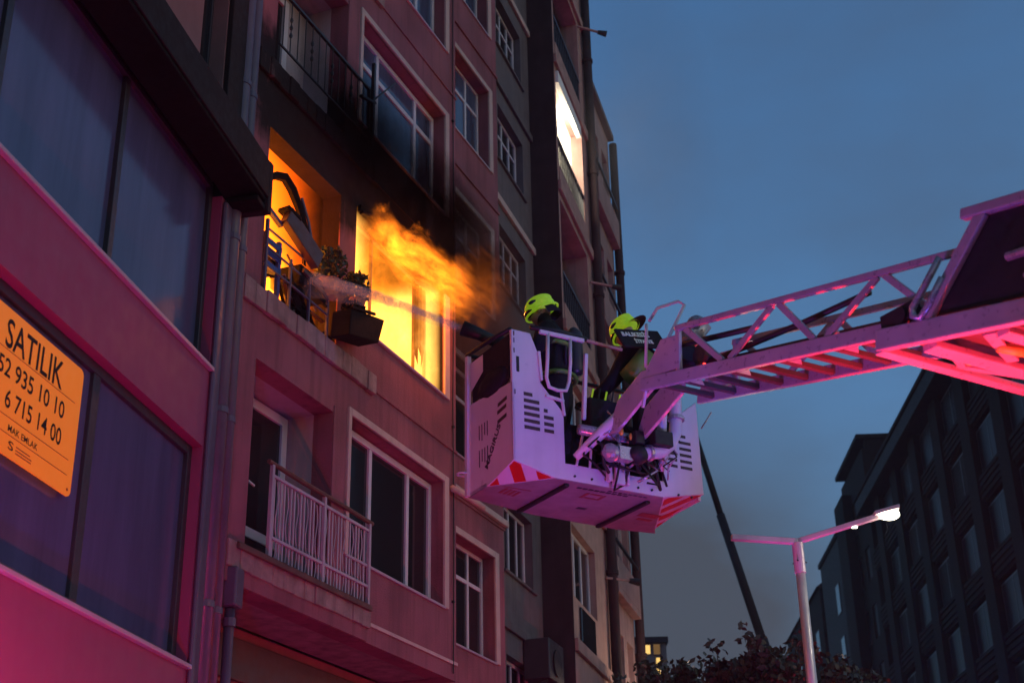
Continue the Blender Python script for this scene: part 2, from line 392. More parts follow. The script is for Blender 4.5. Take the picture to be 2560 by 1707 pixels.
# for-sale sign stuck on the lower glazing
SG = root('for_sale_sign', 'orange for-sale sign with black lettering SATILIK behind the lower shop-floor window', 'sign', (-2.85, 12.9, 0), 10.2)
def rrect(x0, x1, z0, z1, r, n=5):
    pts = []
    for cx, cz, a0 in ((x1-r, z1-r, 0), (x0+r, z1-r, 90), (x0+r, z0+r, 180), (x1-r, z0+r, 270)):
        for i in range(n+1):
            a = R(a0+90*i/n); pts.append((cx+r*math.cos(a), cz+r*math.sin(a)))
    return pts
yS = .078
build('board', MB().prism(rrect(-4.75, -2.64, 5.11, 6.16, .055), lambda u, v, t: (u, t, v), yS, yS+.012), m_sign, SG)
def sgn(t, x, z, h, w):
    o = textmesh(t, m_ink, SG, frame4((0, 0, 0), (1, 0, 0), (0, 0, 1)), 1.0, bold=.012)
    me = o.data; xs = [v.co.x for v in me.vertices]; zs = [v.co.z for v in me.vertices]; ax, bx, az_, bz = min(xs), max(xs), min(zs), max(zs)
    for v in me.vertices:
        v.co = (x+(v.co.x-ax)/(bx-ax)*w, yS-.002, z+(v.co.z-az_)/(bz-az_)*h)
    return o
sgn('SATILIK', -3.82, 5.865, .225, .86)
sgn('52 935 10 10', -3.87, 5.655, .14, .99)
sgn('6 715 14 00', -3.72, 5.44, .14, .84)
sgn('MAK EMLAK', -3.63, 5.288, .05, .43)
sgn('S', -3.60, 5.165, .065, .075)
for z in (5.853, 5.385, 5.265): build('rule', MB().box(-4.6, -2.73, yS-.002, yS-.0004, z-.003, z+.003), m_rule, SG)
for z in (5.215, 5.19, 5.168): build('rule', MB().box(-3.49, -3.26+random.uniform(-.03, .03), yS-.002, yS-.0004, z-.005, z+.004), m_rule, SG)
for sx_ in (-2.70,): build('screw', MB().tube([(sx_, yS+.001, 5.16), (sx_, yS-.006, 5.16)], .012, 8), m_rule, SG)

# drainpipes in the joint between the two buildings
def drainpipe(x, y, r, z0, z1, label, az=10.2):
    t = root('drainpipe', label, 'drainpipe', (-2.85, 12.9, 0), az, 'drainpipes in the joint between the buildings')
    build('pipe', MB().tube([(x, y, z0), (x, y, (z0+z1)/2), (x, y, z1)], r, 14), m_pipe, t, smooth=True)
    z = z0+1.1
    while z < z1:
        build('clamp', MB().tube([(x, y, z-.03), (x, y, z+.03)], r*1.12, 14), m_pipe, t, smooth=False); z += 1.9
drainpipe(-.13, -.02, .085, 0, 24, 'thick grey drainpipe beside the glazed facade, left one of the joint')
drainpipe(.12, -.01, .075, 0, 24, 'thick grey drainpipe next to the salmon house, right one of the joint')
t = root('downspout', 'bulky dark hopper and downspout at the left end of the lowest balcony', 'downspout', (-2.85, 12.9, 0), 10.2)
build('hopper', MB().box(.24, .44, -.17, 0, 4.98, 5.36), m_pipe, t, bev=.02)
build('pipe', MB().tube([(.34, -.08, 0), (.34, -.08, 3), (.34, -.08, 4.97)], .05, 10), m_pipe, t, smooth=True)
build('clamp', MB().tube([(.34, -.08, 4.80), (.34, -.08, 4.88)], .065, 10), m_pipe, t)

# ================================================================== BURNING APARTMENT BUILDING
AB = root('apartment_building', 'salmon apartment house with projecting bay, recessed balconies and one storey in flames', 'building', (-1.52, 16.25, 0), 21.77)
F = 2.85
ZS = [6.10+F*i for i in range(5)]            # window sills of 2nd..6th floor
ZH = [7.75+F*i for i in range(5)]
SL = [5.62+F*i for i in range(5)]            # balcony floor levels
sA0, sA1 = -3.42, 1.97
holes = []
for i in range(5):
    holes.append((-1.0, 1.57, ZS[i], ZH[i]))
    holes.append((-3.05, -1.40, SL[i], ZH[i]-.10 if i != 1 else 10.48))
holes[3] = (-3.05, -1.40, SL[1], 10.48); holes[2] = (-1.0, 1.57, 8.97, 10.55)
facade('bay_wall', AB, m_plaster, sA0, sA1, 5.22, 22, 0, .25, holes)
build('bay_side', MB().box(sA1-.25, sA1-.002, .26, 1.0, 5.22, 22), m_plaster, AB)
build('bay_side', MB().box(sA0+.002, sA0+.2, .26, 3.0, 0, 22), m_plaster, AB)
build('bay_soffit', MB().box(sA0+.21, sA1-.26, .26, .9, 5.24, 5.36), m_slab, AB)
# grooves and string courses on the bay
for i in range(5):
    z = 8.285-F+F*i
    build('string_course', MB().box(-.75, sA1+.012, -.022, -.003, z-.022, z+.022), m_trim if i == 0 else m_plaster, AB, bev=.006)
build('string_course', MB().box(sA0-.01, -.50, -.028, -.003, 5.22, 5.40), m_plaster, AB, bev=.008)
# window surrounds
for i in range(5):
    if i == 1: continue
    z0, z1 = ZS[i], ZH[i]
    sr = MB().box(-1.07, -1.0, -.03, .02, z0-.02, z1+.09).box(1.57, 1.70, -.03, .02, z0-.02, z1+.09).box(-1.0, 1.57, -.03, .02, z1, z1+.09)
    build('window_surround', sr, m_trim, AB, bev=.008)
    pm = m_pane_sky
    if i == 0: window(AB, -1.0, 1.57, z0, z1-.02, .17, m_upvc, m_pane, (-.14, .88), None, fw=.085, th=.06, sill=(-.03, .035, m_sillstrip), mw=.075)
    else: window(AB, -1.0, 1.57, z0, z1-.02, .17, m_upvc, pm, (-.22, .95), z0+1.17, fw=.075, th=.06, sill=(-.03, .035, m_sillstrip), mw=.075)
# burnt window: charred frame, no glass left
wf = window(AB, -.98, 1.56, 8.99, 10.53, .17, m_brownbox, m_pane, (-.24, 1.02, 1.36), None, fw=.045, th=.05, panes=False, mw=.028)
build('burnt_surround', MB().box(1.57, 1.72, -.03, .02, 8.95, 10.5), m_trim, AB, bev=.008)
build('burnt_sill', MB().box(-1.03, 1.60, -.04, .16, 8.935, 8.968), m_sillstrip, AB, bev=.006)
build('hanging_blind', MB().box(-1.0, -.50, -.06, -.01, 10.47, 10.56).bar((-.98, -.05, 10.46), (-.45, -.10, 10.58), .06, .05), m_char, AB, bev=.01)
rb_ = random.Random(8)
build('charred_curtain', MB().add([(.98+.05*i, .15+.03*(i % 2), 10.45-.9*j-.15*(i % 3)*j) for j in range(2) for i in range(7)], [(i, i+1, 8+i, 7+i) for i in range(6)]), m_char, AB, fix=False)
# pier trims beside loggias
for i in range(5):
    if i == 1: continue
    build('pier_panel', MB().box(-1.395, -1.09, -.012, -.003, SL[i]+.02, ZH[i]-.02), m_plaster, AB, bev=.004)
# balcony slabs
for i in range(5):
    z = SL[i]
    if i == 1: z = 8.45
    nose = MB()
    n = 14
    for k in range(n):
        a = sA0+.02+(2.92 if i != 0 else 2.92)*k/n; b = sA0+.02+2.92*(k+1)/n
        j = random.uniform(-.012, .012)
        nose.box(a, b-.001, -.055+j, -.002, z-.25+random.uniform(-.006, .006), z+random.uniform(-.01, .012))
    build('slab_nose', nose, m_slab, AB, bev=.01)
    depth = .60 if i != 1 else 1.6
    build('balcony_floor', MB().box(-3.04, -1.41, .255, depth, z-.15, z-.02), m_slab, AB)
    if i == 0:
        build('edge_board', MB().box(-3.28, -.52, -.10, -.062, z-.07, z-.015).box(-3.28, -.52, -.09, -.062, z-.015, z+.0), m_wood, AB, bev=.008)
# loggias (recessed rooms)
for i in range(5):
    z0, z1 = SL[i], ZH[i]-.1
    if i == 1: continue
    D = .62
    build('loggia_back', MB().box(-3.05, -1.40, D+.002, D+.15, z0-.1, z1+.3), m_plaster_in, AB)
    build('loggia_side', MB().box(-1.402, -1.20, .252, D, z0-.1, z1+.3), m_plaster_in, AB)
    build('loggia_side', MB().box(-3.2, -3.048, .252, D, z0-.1, z1+.3), m_plaster_in, AB)
    build('loggia_ceiling', MB().box(-3.05, -1.40, .252, D, z1+.002, z1+.12), m_plaster_in, AB)
    d0, d1 = (-2.30, -1.44) if i == 0 else (-2.55, -1.92)
    dz = z1-.02 if i == 0 else z1-.2
    dr = window(AB, d0, d1, z0+.02, dz, D-.06, m_upvc, m_pane, (), z0+.50, fw=.11, th=.055, name='balcony_door', mw=.11)
    build('door_handle', MB().bar((d0+.05, D-.1, z0+1.02), (d0+.17, D-.1, z0+1.0), .02, .02), m_upvc, dr)
# burning loggia shell
zb0, zb1 = 8.45, 11.0
build('loggia_back', MB().box(-3.05, -1.0, 1.9, 2.0, zb0-.1, zb1), m_char, AB)
build('loggia_ceiling', MB().box(-3.05, -1.2, .252, 1.9, 10.95, 11.05), m_char, AB)
build('loggia_side', MB().box(-1.40, -1.2, .252, 1.9, zb0, 10.94), m_char, AB)
build('loggia_side', MB().box(-3.2, -3.06, .252, 1.9, zb0, 10.94), m_char, AB)
# burning room shell
build('room_floor', MB().box(-1.15, 1.9, .26, 3.2, 8.3, 8.42), m_char, AB)
build('room_ceiling', MB().box(-1.15, 1.7, .26, 3.2, 10.95, 11.05), m_char, AB)
build('room_wall', MB().box(-1.19, 1.9, 3.2, 3.3, 8.3, 11.05), m_char, AB)
build('room_wall', MB().box(1.60, 1.70, .26, 3.19, 8.43, 10.94), m_char, AB)

def railing(i, z, mat_, style, s0=-3.05, s1=-.50):
    rb = MB()
    y = -.03
    if style == 'white':
        for x in (-2.66, -1.57, -.52): rb.box(x-.022, x+.022, y-.02, y+.02, z, z+.97)
        for zz in (.16+.05, .86): rb.box(-2.66, -.52, y-.013, y+.013, z+zz-.016, z+zz+.016)
        f = build('balcony_railing', rb, mat_, AB, bev=.004)
        build('handrail', MB().tube([(-2.74, y, z+.985), (-2.0, y, z+.975), (-1.2, y-.01, z+.97), (-.45, y, z+.965)], [.025, .028, .026, .028], 8), m_wood, f)
        x = -2.58; k = 0
        while x < -.56:
            mbb = MB()
            if k % 3 != 1: mbb.box(x-.012, x+.012, y+.01, y+.026, z+.02, z+.85)
            else:
                pts = [(x+.02*math.sin(j*1.25), y+.018, z+.03+j*.1) for j in range(9)]
                mbb.tube(pts, .008, 5)
            build('baluster', mbb, mat_, f); x += .068; k += 1
        # the short return at the right end
        return f
    rb.box(s0+.02, s1-.30, y-.02, y+.02, z+.80, z+.835); rb.box(s0+.02, s1-.30, y-.012, y+.012, z+.05, z+.075)
    rb.box(s1-.345, s1-.30, y-.022, y+.022, z-.02, z+.83)
    f = build('balcony_railing', rb, mat_, AB, bev=.004)
    x = s0+.1; k = 0
    while x < s1-.36:
        mbb = MB()
        mbb.tube([(x, y, z+.07), (x, y, z+.80)], .008, 6)
        if k % 3 == 1:
            for j in range(3): mbb.ball((x, y, z+.33+.11*j), .022, .022, .04, 6, 4)
        build('baluster', mbb, mat_, f); x += .165; k += 1
    return f
railing(0, 5.63, m_whiteiron, 'white')
railing(2, 11.56, m_blackiron, 'black')
railing(3, 14.42, m_blackiron, 'black')
# burnt balcony railing
br = build('balcony_railing', MB().box(-3.048, -3.012, -.045, -.01, 8.42, 9.3), m_pipe, AB, bev=.004)
for x in (-2.52, -2.10, -1.68): build('post', MB().box(x-.014, x+.014, -.045, -.014, 8.42, 9.05), m_pipe, br, bev=.004)
for a, b in (((-3.06, 8.75), (-1.66, 8.74)), ((-3.06, 8.97), (-1.9, 8.96)), ((-3.06, 9.19), (-2.1, 9.2))):
    build('rail', MB().bar((a[0], -.03, a[1]), (b[0], -.03, b[1]), .018, .020), m_pipe, br)
build('rail', MB().bar((-3.12, -.02, 9.46), (-2.72, .0, 9.38), .05, .05), m_pipe, br)
build('rail', MB().tube([(-3.10, -.03, 9.40), (-3.10, -.03, 9.52)], .05, 8), m_char, br)

# set-back part of the same house
dB = .75
hb = []
for i in range(5): hb.append((3.45, 5.05, ZS[i]+.02, ZH[i]-.03))
facade('setback_wall', AB, m_plaster, sA1-.3, 5.45, 0, 22, dB, dB+.3, hb)
facade('ground_wall', AB, m_rose, sA0, sA1-.3, 0, 5.22, .92, 1.2, [(-2.9, 1.4, -1, 4.62)])
build('end_wall', MB().box(5.15, 5.448, dB+.31, 6, 0, 22), m_plaster, AB)
build('rear_mass', MB().box(sA0+.21, 5.14, 3.4, 6, 0, 22), m_plaster_in, AB)
for i in range(5):
    z0, z1 = ZS[i]+.02, ZH[i]-.03
    sr = MB().box(5.05, 5.20, dB-.03, dB+.02, z0-.02, z1+.10).box(3.3, 5.05, dB-.03, dB+.02, z1, z1+.10)
    build('window_surround', sr, m_trim, AB, bev=.008)
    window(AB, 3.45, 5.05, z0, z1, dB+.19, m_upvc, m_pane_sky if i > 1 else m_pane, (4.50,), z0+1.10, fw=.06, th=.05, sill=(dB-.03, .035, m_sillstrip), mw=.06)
    build('string_course', MB().box(sA1+.01, 5.46, dB-.03, dB-.003, 8.285-F+F*i-.03, 8.285-F+F*i+.03), m_plaster, AB, bev=.006)
    if i == 1: build('cornice', MB().box(2.6, 5.46, dB-.10, dB-.031, 8.30, 8.40), m_trim, AB, bev=.012)
# shop front under the bay
window(AB, -2.9, 1.4, .1, 4.62, 1.0, m_rose, m_pane, (-1.9, -.6, .5), 3.6, fw=.12, th=.08, name='shopfront', mw=.1)
build('shop_fascia', MB().box(-3.1, 1.6, .86, .915, 4.66, 5.1), m_brownbox, AB, bev=.01)

# short pipe and drying rack
t = root('wall_pipe', 'short pale pipe stub poking out right of the lower bay window', 'pipe', (-1.52, 16.25, 0), 21.77)
build('pipe', MB().tube([(1.72, -.06, 7.70), (2.0, -.1, 7.69), (2.55, -.15, 7.66)], .045, 10), m_trim, t, smooth=True)
t = root('drying_rack', 'white folding drying rack under a set-back window, half hidden by the rescue cage', 'drying rack', (-1.52, 16.25, 0), 21.77)
for k in range(7): build('bar', MB().bar((3.7, dB-.28, 8.62+k*.13), (4.55, dB-.28, 8.60+k*.13), .018, .018), m_whiteiron, t)
for x in (3.72, 4.5): build('post', MB().bar((x, dB-.26, 8.5), (x, dB-.26, 9.85), .04, .04), m_whiteiron, t)
build('bracket', MB().bar((4.5, dB-.25, 8.65), (4.5, dB, 8.6), .03, .03).bar((3.72, dB-.25, 8.65), (3.72, dB, 8.6), .03, .03), m_whiteiron, t)

# aerial mast at the black balcony
t = root('antenna_mast', 'dark television aerial mast fixed to the corner of the black railing', 'antenna', (-1.52, 16.25, 0), 21.77)
build('mast', MB().bar((-.80, -.07, 11.50), (-.78, -.07, 12.80), .045, .045), m_blackiron, t)
build('arm', MB().bar((-1.20, -.12, 12.02), (-.72, -.06, 12.22), .05, .035), m_blackiron, t)
build('arm', MB().bar((-.78, -.06, 12.22), (-.22, -.10, 12.85), .018, .018), m_blackiron, t)

# ---- things on the burning balcony
ROT = (-1.52, 16.25, 0)
def ab(name, label, cat, group=None): return root(name, label, cat, ROT, 21.77, group)
t = ab('awning_arm', 'charred bent awning arm arching through the burning balcony', 'awning arm')
pts = [(-2.95, .12, 9.88), (-2.72, .10, 10.05), (-2.60, .06, 10.08), (-2.48, .03, 9.98), (-2.34, .0, 9.78), (-2.20, -.02, 9.50), (-2.12, -.02, 9.34)]
build('strip', MB().tube(pts, [.02, .05, .06, .06, .05, .045, .035], 6), m_char, t)
build('stay', MB().tube([(-2.36, -.03, 9.92), (-2.22, -.05, 9.68), (-2.08, -.05, 9.36)], .018, 6), m_pipe, t)
t = ab('fallen_shelf', 'scorched brown shelf box lying aslant across the burning balcony rail', 'shelf')
build('board', MB().bar((-2.70, -.05, 9.52), (-2.06, -.10, 9.22), .10, .24), m_brownbox, t, bev=.01)
build('lid', MB().bar((-2.72, -.02, 9.60), (-2.48, -.05, 9.55), .16, .05), m_char, t, bev=.01)
t = ab('plastic_chair', 'blue plastic chair pressed against the left end of the burning balcony rail', 'chair')
for k in range(3): build('slat', MB().box(-3.0, -2.66, .0, .03, 9.06-.14*k, 9.13-.14*k), m_blueplastic, t, bev=.008)
for x in (-2.98, -2.70): build('leg', MB().bar((x, .02, 8.46), (x, .02, 9.18), .05, .04), m_blueplastic, t)
build('seat', MB().box(-3.0, -2.66, .03, .40, 8.80, 8.84), m_blueplastic, t, bev=.01)
for x in (-2.98, -2.70): build('leg', MB().bar((x, .38, 8.46), (x, .38, 8.80), .05, .04), m_blueplastic, t)

def leafball(mb, c, r, n, size, rnd):
    for _ in range(n):
        while True:
            p = Vector((rnd.uniform(-1, 1), rnd.uniform(-1, 1), rnd.uniform(-1, 1)))
            if .25 < p.length < 1: break
        p = Vector((c[0]+p.x*r[0], c[1]+p.y*r[1], c[2]+p.z*r[2]))
        a = Vector((rnd.uniform(-1, 1), rnd.uniform(-1, 1), rnd.uniform(-1, 1))).normalized(); b = a.orthogonal().normalized()
        b.rotate(Matrix.Rotation(rnd.uniform(0, 6.28), 3, a)); L = size*rnd.uniform(.6, 1.4)
        mb.poly([p-a*L*.5, p+b*L*.28, p+a*L*.5, p-b*L*.28])
rl = random.Random(5)
def pot_shrub(x, y, z, r, label):
    t = ab('potted_shrub', label, 'potted plant', 'shrubs on the burning balcony')
    build('pot', MB().tube([(x, y, z-r*1.75), (x, y, z-r*.85)], [r*.42, r*.56], 12), m_terracotta, t)
    f = MB(); leafball(f, (x, y, z), (r, r*.8, r), 420, .075, rl); build('foliage', f, m_shrub, t, fix=False)
    sm = MB()
    for k in range(5): sm.tube([(x, y, z-r*.9), (x+rl.uniform(-.5, .5)*r, y, z+rl.uniform(.2, .9)*r)], .008, 4)
    build('stem', sm, m_bark, t)
pot_shrub(-1.72, -.06, 9.36, .24, 'round dark shrub beside the pier of the burning balcony')
pot_shrub(-1.22, -.15, 9.28, .20, 'smaller leafy shrub overhanging the corner of the burning window')
sp = MB()
t = ab('dry_plant', 'thin dry twigs rising behind the round shrub against the orange glow', 'plant')
for k in range(9): sp.tube([(-1.95+rl.uniform(-.05, .05), .15, 9.3), (-1.95+rl.uniform(-.16, .14), .15, 9.62+rl.uniform(0, .2))], .007, 4)
build('twig', sp, m_char, t)
f = MB(); leafball(f, (-1.95, .15, 9.68), (.17, .05, .16), 40, .05, rl); build('leaf_tuft', f, m_shrub, t, fix=False)
t = ab('planter_box', 'dark scorched planter box hanging crooked below the burning window corner', 'planter')
build('box', MB().add([(-1.66, -.32, 8.45), (-.98, -.34, 8.62), (-.84, -.34, 8.98), (-1.62, -.32, 8.80), (-1.66, -.06, 8.45), (-.98, -.06, 8.62), (-.84, -.06, 8.98), (-1.62, -.06, 8.80)],
      [(0, 1, 2, 3), (7, 6, 5, 4), (0, 4, 5, 1), (1, 5, 6, 2), (2, 6, 7, 3), (3, 7, 4, 0)]), m_char, t, bev=.015)
build('rim', MB().bar((-1.64, -.33, 8.80), (-1.12, -.35, 8.93), .03, .03), m_char, t)
f = MB(); leafball(f, (-1.35, -.22, 8.88), (.30, .12, .12), 240, .07, rl); build('withered_leaves', f, m_char, t, fix=False)
t = ab('burnt_crate', 'blackened crate slumped on the burning balcony behind the water jet', 'crate')
build('crate', MB().box(-2.32, -1.72, -.04, .36, 8.86, 9.10), m_char, t, bev=.02)
build('slat', MB().bar((-2.3, -.06, 9.02), (-1.74, -.06, 8.93), .03, .05), m_brownbox, t)
for k, (x, z) in enumerate(((-2.25, 8.62), (-1.95, 8.58))):
    t = ab('burnt_jug', ('upright scorched jug' if k == 0 else 'toppled scorched jug') + ' standing behind the lowest burnt rail', 'jug', 'jugs on the burning balcony floor')
    build('body', MB().tube([(x, .15, 8.45), (x, .15, z+.05), (x+.02, .15, z+.12)], [.09, .09, .03], 10), m_brownbox, t, smooth=True)

t = ab('burnt_debris', 'tangle of charred slats and torn sheet heaped against the burning balcony rail', 'debris')
rd = random.Random(17)
for k in range(16):
    x = rd.uniform(-2.75, -1.35); z = rd.uniform(8.5, 9.05); a = rd.uniform(-.9, .9); L_ = rd.uniform(.15, .42)
    build('slat', MB().bar((x-L_*math.cos(a), rd.uniform(-.03, .25), z-L_*math.sin(a)), (x+L_*math.cos(a), rd.uniform(-.05, .2), z+L_*math.sin(a)), rd.uniform(.015, .05), .02), rd.choice((m_char, m_char, m_brownbox, m_pipe)), t)
for k in range(5):
    x = rd.uniform(-2.5, -1.4); z = rd.uniform(8.6, 9.0); q = MB(); n_ = 5
    vv = [(x+.09*i+rd.uniform(-.03, .03), .05+rd.uniform(-.07, .07), z-.06*j-.05*i+rd.uniform(-.03, .03)) for j in range(4) for i in range(n_)]
    q.add(vv, [(j*n_+i, j*n_+i+1, (j+1)*n_+i+1, (j+1)*n_+i) for j in range(3) for i in range(n_-1)])
    build('sheet', q, m_char, t, fix=False)
t = root('wall_cable', 'thin dark cable sagging down the bay wall right of the lower windows', 'cable', (-1.52, 16.25, 0), 21.77)
build('cable', MB().tube([(1.84, -.02, 5.3), (1.85, -.025, 7.0), (1.83, -.02, 9.0), (1.86, -.025, 11.0), (1.84, -.02, 14.0), (1.85, -.02, 20)], .009, 6), m_black, t)
for z in (6.2, 8.6, 11.6, 13.5): build('clip', MB().box(1.83, 1.865, -.035, -.002, z, z+.03), m_black, t)

# ================================================================== FIRE, SMOKE, WATER
def volmat(name, builder):
    N = NT(name); N.m.node_tree.nodes.remove(N.out); N.out = N.n('ShaderNodeOutputMaterial'); builder(N); return N.m
def emit_vol(N, strength, c):
    e = N.n('ShaderNodeEmission'); N.link(strength, e.inputs['Strength'])
    if isinstance(c, tuple): e.inputs['Color'].default_value = (*c, 1)
    else: N.link(c, e.inputs['Color'])
    return e.outputs[0]
def b_room(N):
    v = N.coords((1.6, 1.0, .75)); o = N.xyz(N.coords())
    n1 = N.noise(v, 2.6, 5, .6, .6); n2 = N.noise(N.coords((2.2, 1, .8)), 7.5, 3, .6, .8)
    f = N.math('ADD', N.math('POWER', N.rng(n1, .40, .66), 1.6), N.math('MULTIPLY', N.rng(n2, .50, .68), .9))
    edge = N.math('ADD', N.rng(o[0], -.95, -.45, 1.6, 0), N.rng(o[0], .9, 1.5, 0, 1.5))
    low = N.rng(o[2], 8.7, 10.4, 1.3, .45)
    s = N.math('MULTIPLY', N.math('ADD', N.math('MULTIPLY', N.math('MULTIPLY', f, low), 1.9), N.math('MULTIPLY', edge, 2.5)), 1.25)
    s = N.math('ADD', s, .30)
    N.link(emit_vol(N, s, N.mix(N.rng(s, 1.4, 4.5), (1, .25, .012), (1, .48, .085))), N.out.inputs['Volume'])
m_fire_room = volmat('flame_body', b_room)
def b_log(N):
    o = N.xyz(N.coords()); n1 = N.noise(N.coords((1, 1, .8)), 1.9, 4, .6, .6)
    g = N.math('MULTIPLY', N.rng(o[0], -3.0, -1.4, 1.0, .28), N.rng(o[2], 8.6, 10.9, 1.5, .50))
    sm = N.rng(N.math('ADD', N.math('MULTIPLY', N.math('ADD', o[0], 2.0), .55), n1), .45, .95, 1, .16)
    hot = N.math('MULTIPLY', N.rng(N.noise(N.coords((1.6, 1, .8)), 3.4, 5, .6, 1.0), .47, .62), N.rng(o[2], 8.8, 9.7, 1.6, 0))
    s = N.math('ADD', N.math('MULTIPLY', N.math('MULTIPLY', g, sm), 6.5), N.math('MULTIPLY', hot, 6.0))
    N.link(emit_vol(N, s, N.mix(N.rng(s, 2.2, 7.0), (1, .105, .002), (1, .26, .012))), N.out.inputs['Volume'])
m_fire_log = volmat('balcony_flame', b_log)
def b_plume(N):
    o = N.xyz(N.coords()); s_, d_, z_ = o[0], o[1], o[2]
    nw = N.noise(N.coords((.7, 1, 1.1)), 2.1, 6, .62, 1.0)
    nb = N.noise(N.coords((.42, 1, 2.0)), 3.4, 7, .66, 1.6)
    zc = N.math('ADD', N.math('ADD', 10.13, N.math('MULTIPLY', N.math('ADD', s_, 1.0), .09)), N.math('MULTIPLY', N.math('MAXIMUM', N.math('SUBTRACT', s_, 1.15), 0), .42))
    zc = N.math('ADD', zc, N.math('MULTIPLY', N.math('SUBTRACT', nw, .5), 1.0))
    w = N.rng(s_, -1.0, 2.4, .36, .66)
    a = N.math('DIVIDE', N.math('SUBTRACT', z_, zc), w); b = N.math('DIVIDE', N.math('ADD', d_, .26), .24)
    e = N.math('SUBTRACT', 1.0, N.math('ADD', N.math('MULTIPLY', a, a), N.math('MULTIPLY', b, b)), clamp=True)
    fall = N.math('MULTIPLY', N.rng(s_, .8, 1.9, 1, .10), N.math('MULTIPLY', N.rng(s_, 2.2, 3.3, 1, 0), N.rng(s_, -1.02, -.75, 0, 1)))
    st = N.math('MULTIPLY', N.math('MULTIPLY', e, fall), N.rng(nb, .46, .63, .0, 1.45))
    N.link(emit_vol(N, N.math('MULTIPLY', st, 9.0), (1, .20, .009)), N.out.inputs['Volume'])
m_plume = volmat('rolling_flame', b_plume)
def b_smoke(N):
    o = N.xyz(N.coords()); n = N.noise(N.coords((.8, 1, .8)), 1.3, 5, .6, .8)
    ex = N.math('DIVIDE', N.math('SUBTRACT', o[0], .2), 3.6); ez = N.math('DIVIDE', N.math('SUBTRACT', o[2], 11.25), .95); ey = N.math('DIVIDE', N.math('ADD', o[1], .35), .42)
    r = N.math('SUBTRACT', 1.0, N.math('ADD', N.math('MULTIPLY', ex, ex), N.math('ADD', N.math('MULTIPLY', ez, ez), N.math('MULTIPLY', ey, ey))), clamp=True)
    de = N.math('MULTIPLY', N.math('MULTIPLY', r, N.rng(n, .35, .65)), 4.0)
    a = N.n('ShaderNodeVolumeAbsorption'); a.inputs['Color'].default_value = (.12, .10, .10, 1); N.link(de, a.inputs['Density'])
    N.link(a.outputs[0], N.out.inputs['Volume'])
m_smoke = volmat('black_smoke', b_smoke)
fl = build('flames', MB().box(-.95, 1.53, .03, 2.4, 8.98, 10.52), m_fire_room, None); fl.location = ROT; fl.rotation_euler = (0, 0, R(90-21.77))
tag(fl, 'blazing yellow flames filling the burning window opening', 'fire', 'flames of the burning storey')
fl = build('flames', MB().box(-3.03, -1.42, .27, 1.85, 8.47, 10.93), m_fire_log, None); fl.location = ROT; fl.rotation_euler = (0, 0, R(90-21.77))
tag(fl, 'deep orange flames glowing inside the burning balcony recess', 'fire', 'flames of the burning storey')
fl = build('flames', MB().box(-1.1, 3.4, -.56, -.062, 9.8, 12.1), m_plume, None); fl.location = ROT; fl.rotation_euler = (0, 0, R(90-21.77))
tag(fl, 'orange flame plume rolling outwards under the window head and thinning to the right', 'fire', 'flames of the burning storey')
fl = build('smoke', MB().box(-3.2, 3.8, -.80, -.09, 10.3, 12.3), m_smoke, None); fl.location = ROT; fl.rotation_euler = (0, 0, R(90-21.77))
tag(fl, 'black smoke curling up the wall above the burning storey', 'smoke', kind='stuff')
def b_smoke2(N):
    o = N.xyz(N.coords()); n = N.noise(N.coords((.8, 1, .8)), 1.2, 6, .62, 1.0)
    ex = N.math('DIVIDE', N.math('SUBTRACT', o[0], 3.1), 2.1); ez = N.math('DIVIDE', N.math('SUBTRACT', o[2], 11.0), 1.9); ey = N.math('DIVIDE', N.math('SUBTRACT', o[1], .15), .55)
    r = N.math('SUBTRACT', 1.0, N.math('ADD', N.math('MULTIPLY', ex, ex), N.math('ADD', N.math('MULTIPLY', ez, ez), N.math('MULTIPLY', ey, ey))), clamp=True)
    de = N.math('MULTIPLY', N.math('MULTIPLY', r, N.rng(n, .38, .62)), 2.6)
    a = N.n('ShaderNodeVolumePrincipled'); a.inputs['Color'].default_value = (.38, .22, .17, 1); N.link(de, a.inputs['Density']); a.inputs['Anisotropy'].default_value = .2
    N.link(a.outputs[0], N.out.inputs['Volume'])
m_smoke2 = volmat('brown_smoke', b_smoke2)
fl = build('smoke', MB().box(1.0, 5.2, -.42, .735, 9.1, 12.9), m_smoke2, None); fl.location = ROT; fl.rotation_euler = (0, 0, R(90-21.77))
tag(fl, 'brown smoke drifting over the set-back windows right of the fire', 'smoke', kind='stuff')
def b_smoke3(N):
    o = N.xyz(N.coords()); n = N.noise(N.coords((1, 1, .7)), .55, 6, .6, 1.0)
    ex = N.math('DIVIDE', N.math('SUBTRACT', o[0], 2.6), 3.2); ez = N.math('DIVIDE', N.math('SUBTRACT', o[2], 18.8), 4.2); ey = N.math('DIVIDE', N.math('ADD', o[1], 1.6), 1.5)
    r = N.math('SUBTRACT', 1.0, N.math('ADD', N.math('MULTIPLY', ex, ex), N.math('ADD', N.math('MULTIPLY', ez, ez), N.math('MULTIPLY', ey, ey))), clamp=True)
    de = N.math('MULTIPLY', N.math('MULTIPLY', r, N.rng(n, .36, .66, .2, 1)), .085)
    a = N.n('ShaderNodeVolumePrincipled'); a.inputs['Color'].default_value = (.62, .60, .60, 1); N.link(de, a.inputs['Density']); a.inputs['Anisotropy'].default_value = .3
    N.link(a.outputs[0], N.out.inputs['Volume'])
m_smoke3 = volmat('pale_smoke', b_smoke3)
fl = build('smoke', MB().box(-.6, 7.8, -3.1, -.18, 14.6, 23.0), m_smoke3, None); fl.location = (.96, 23.98, 0); fl.rotation_euler = (0, 0, R(90-14.5))
tag(fl, 'pale smoke hanging round the brightly lit balcony and the tower corner', 'smoke', kind='stuff')
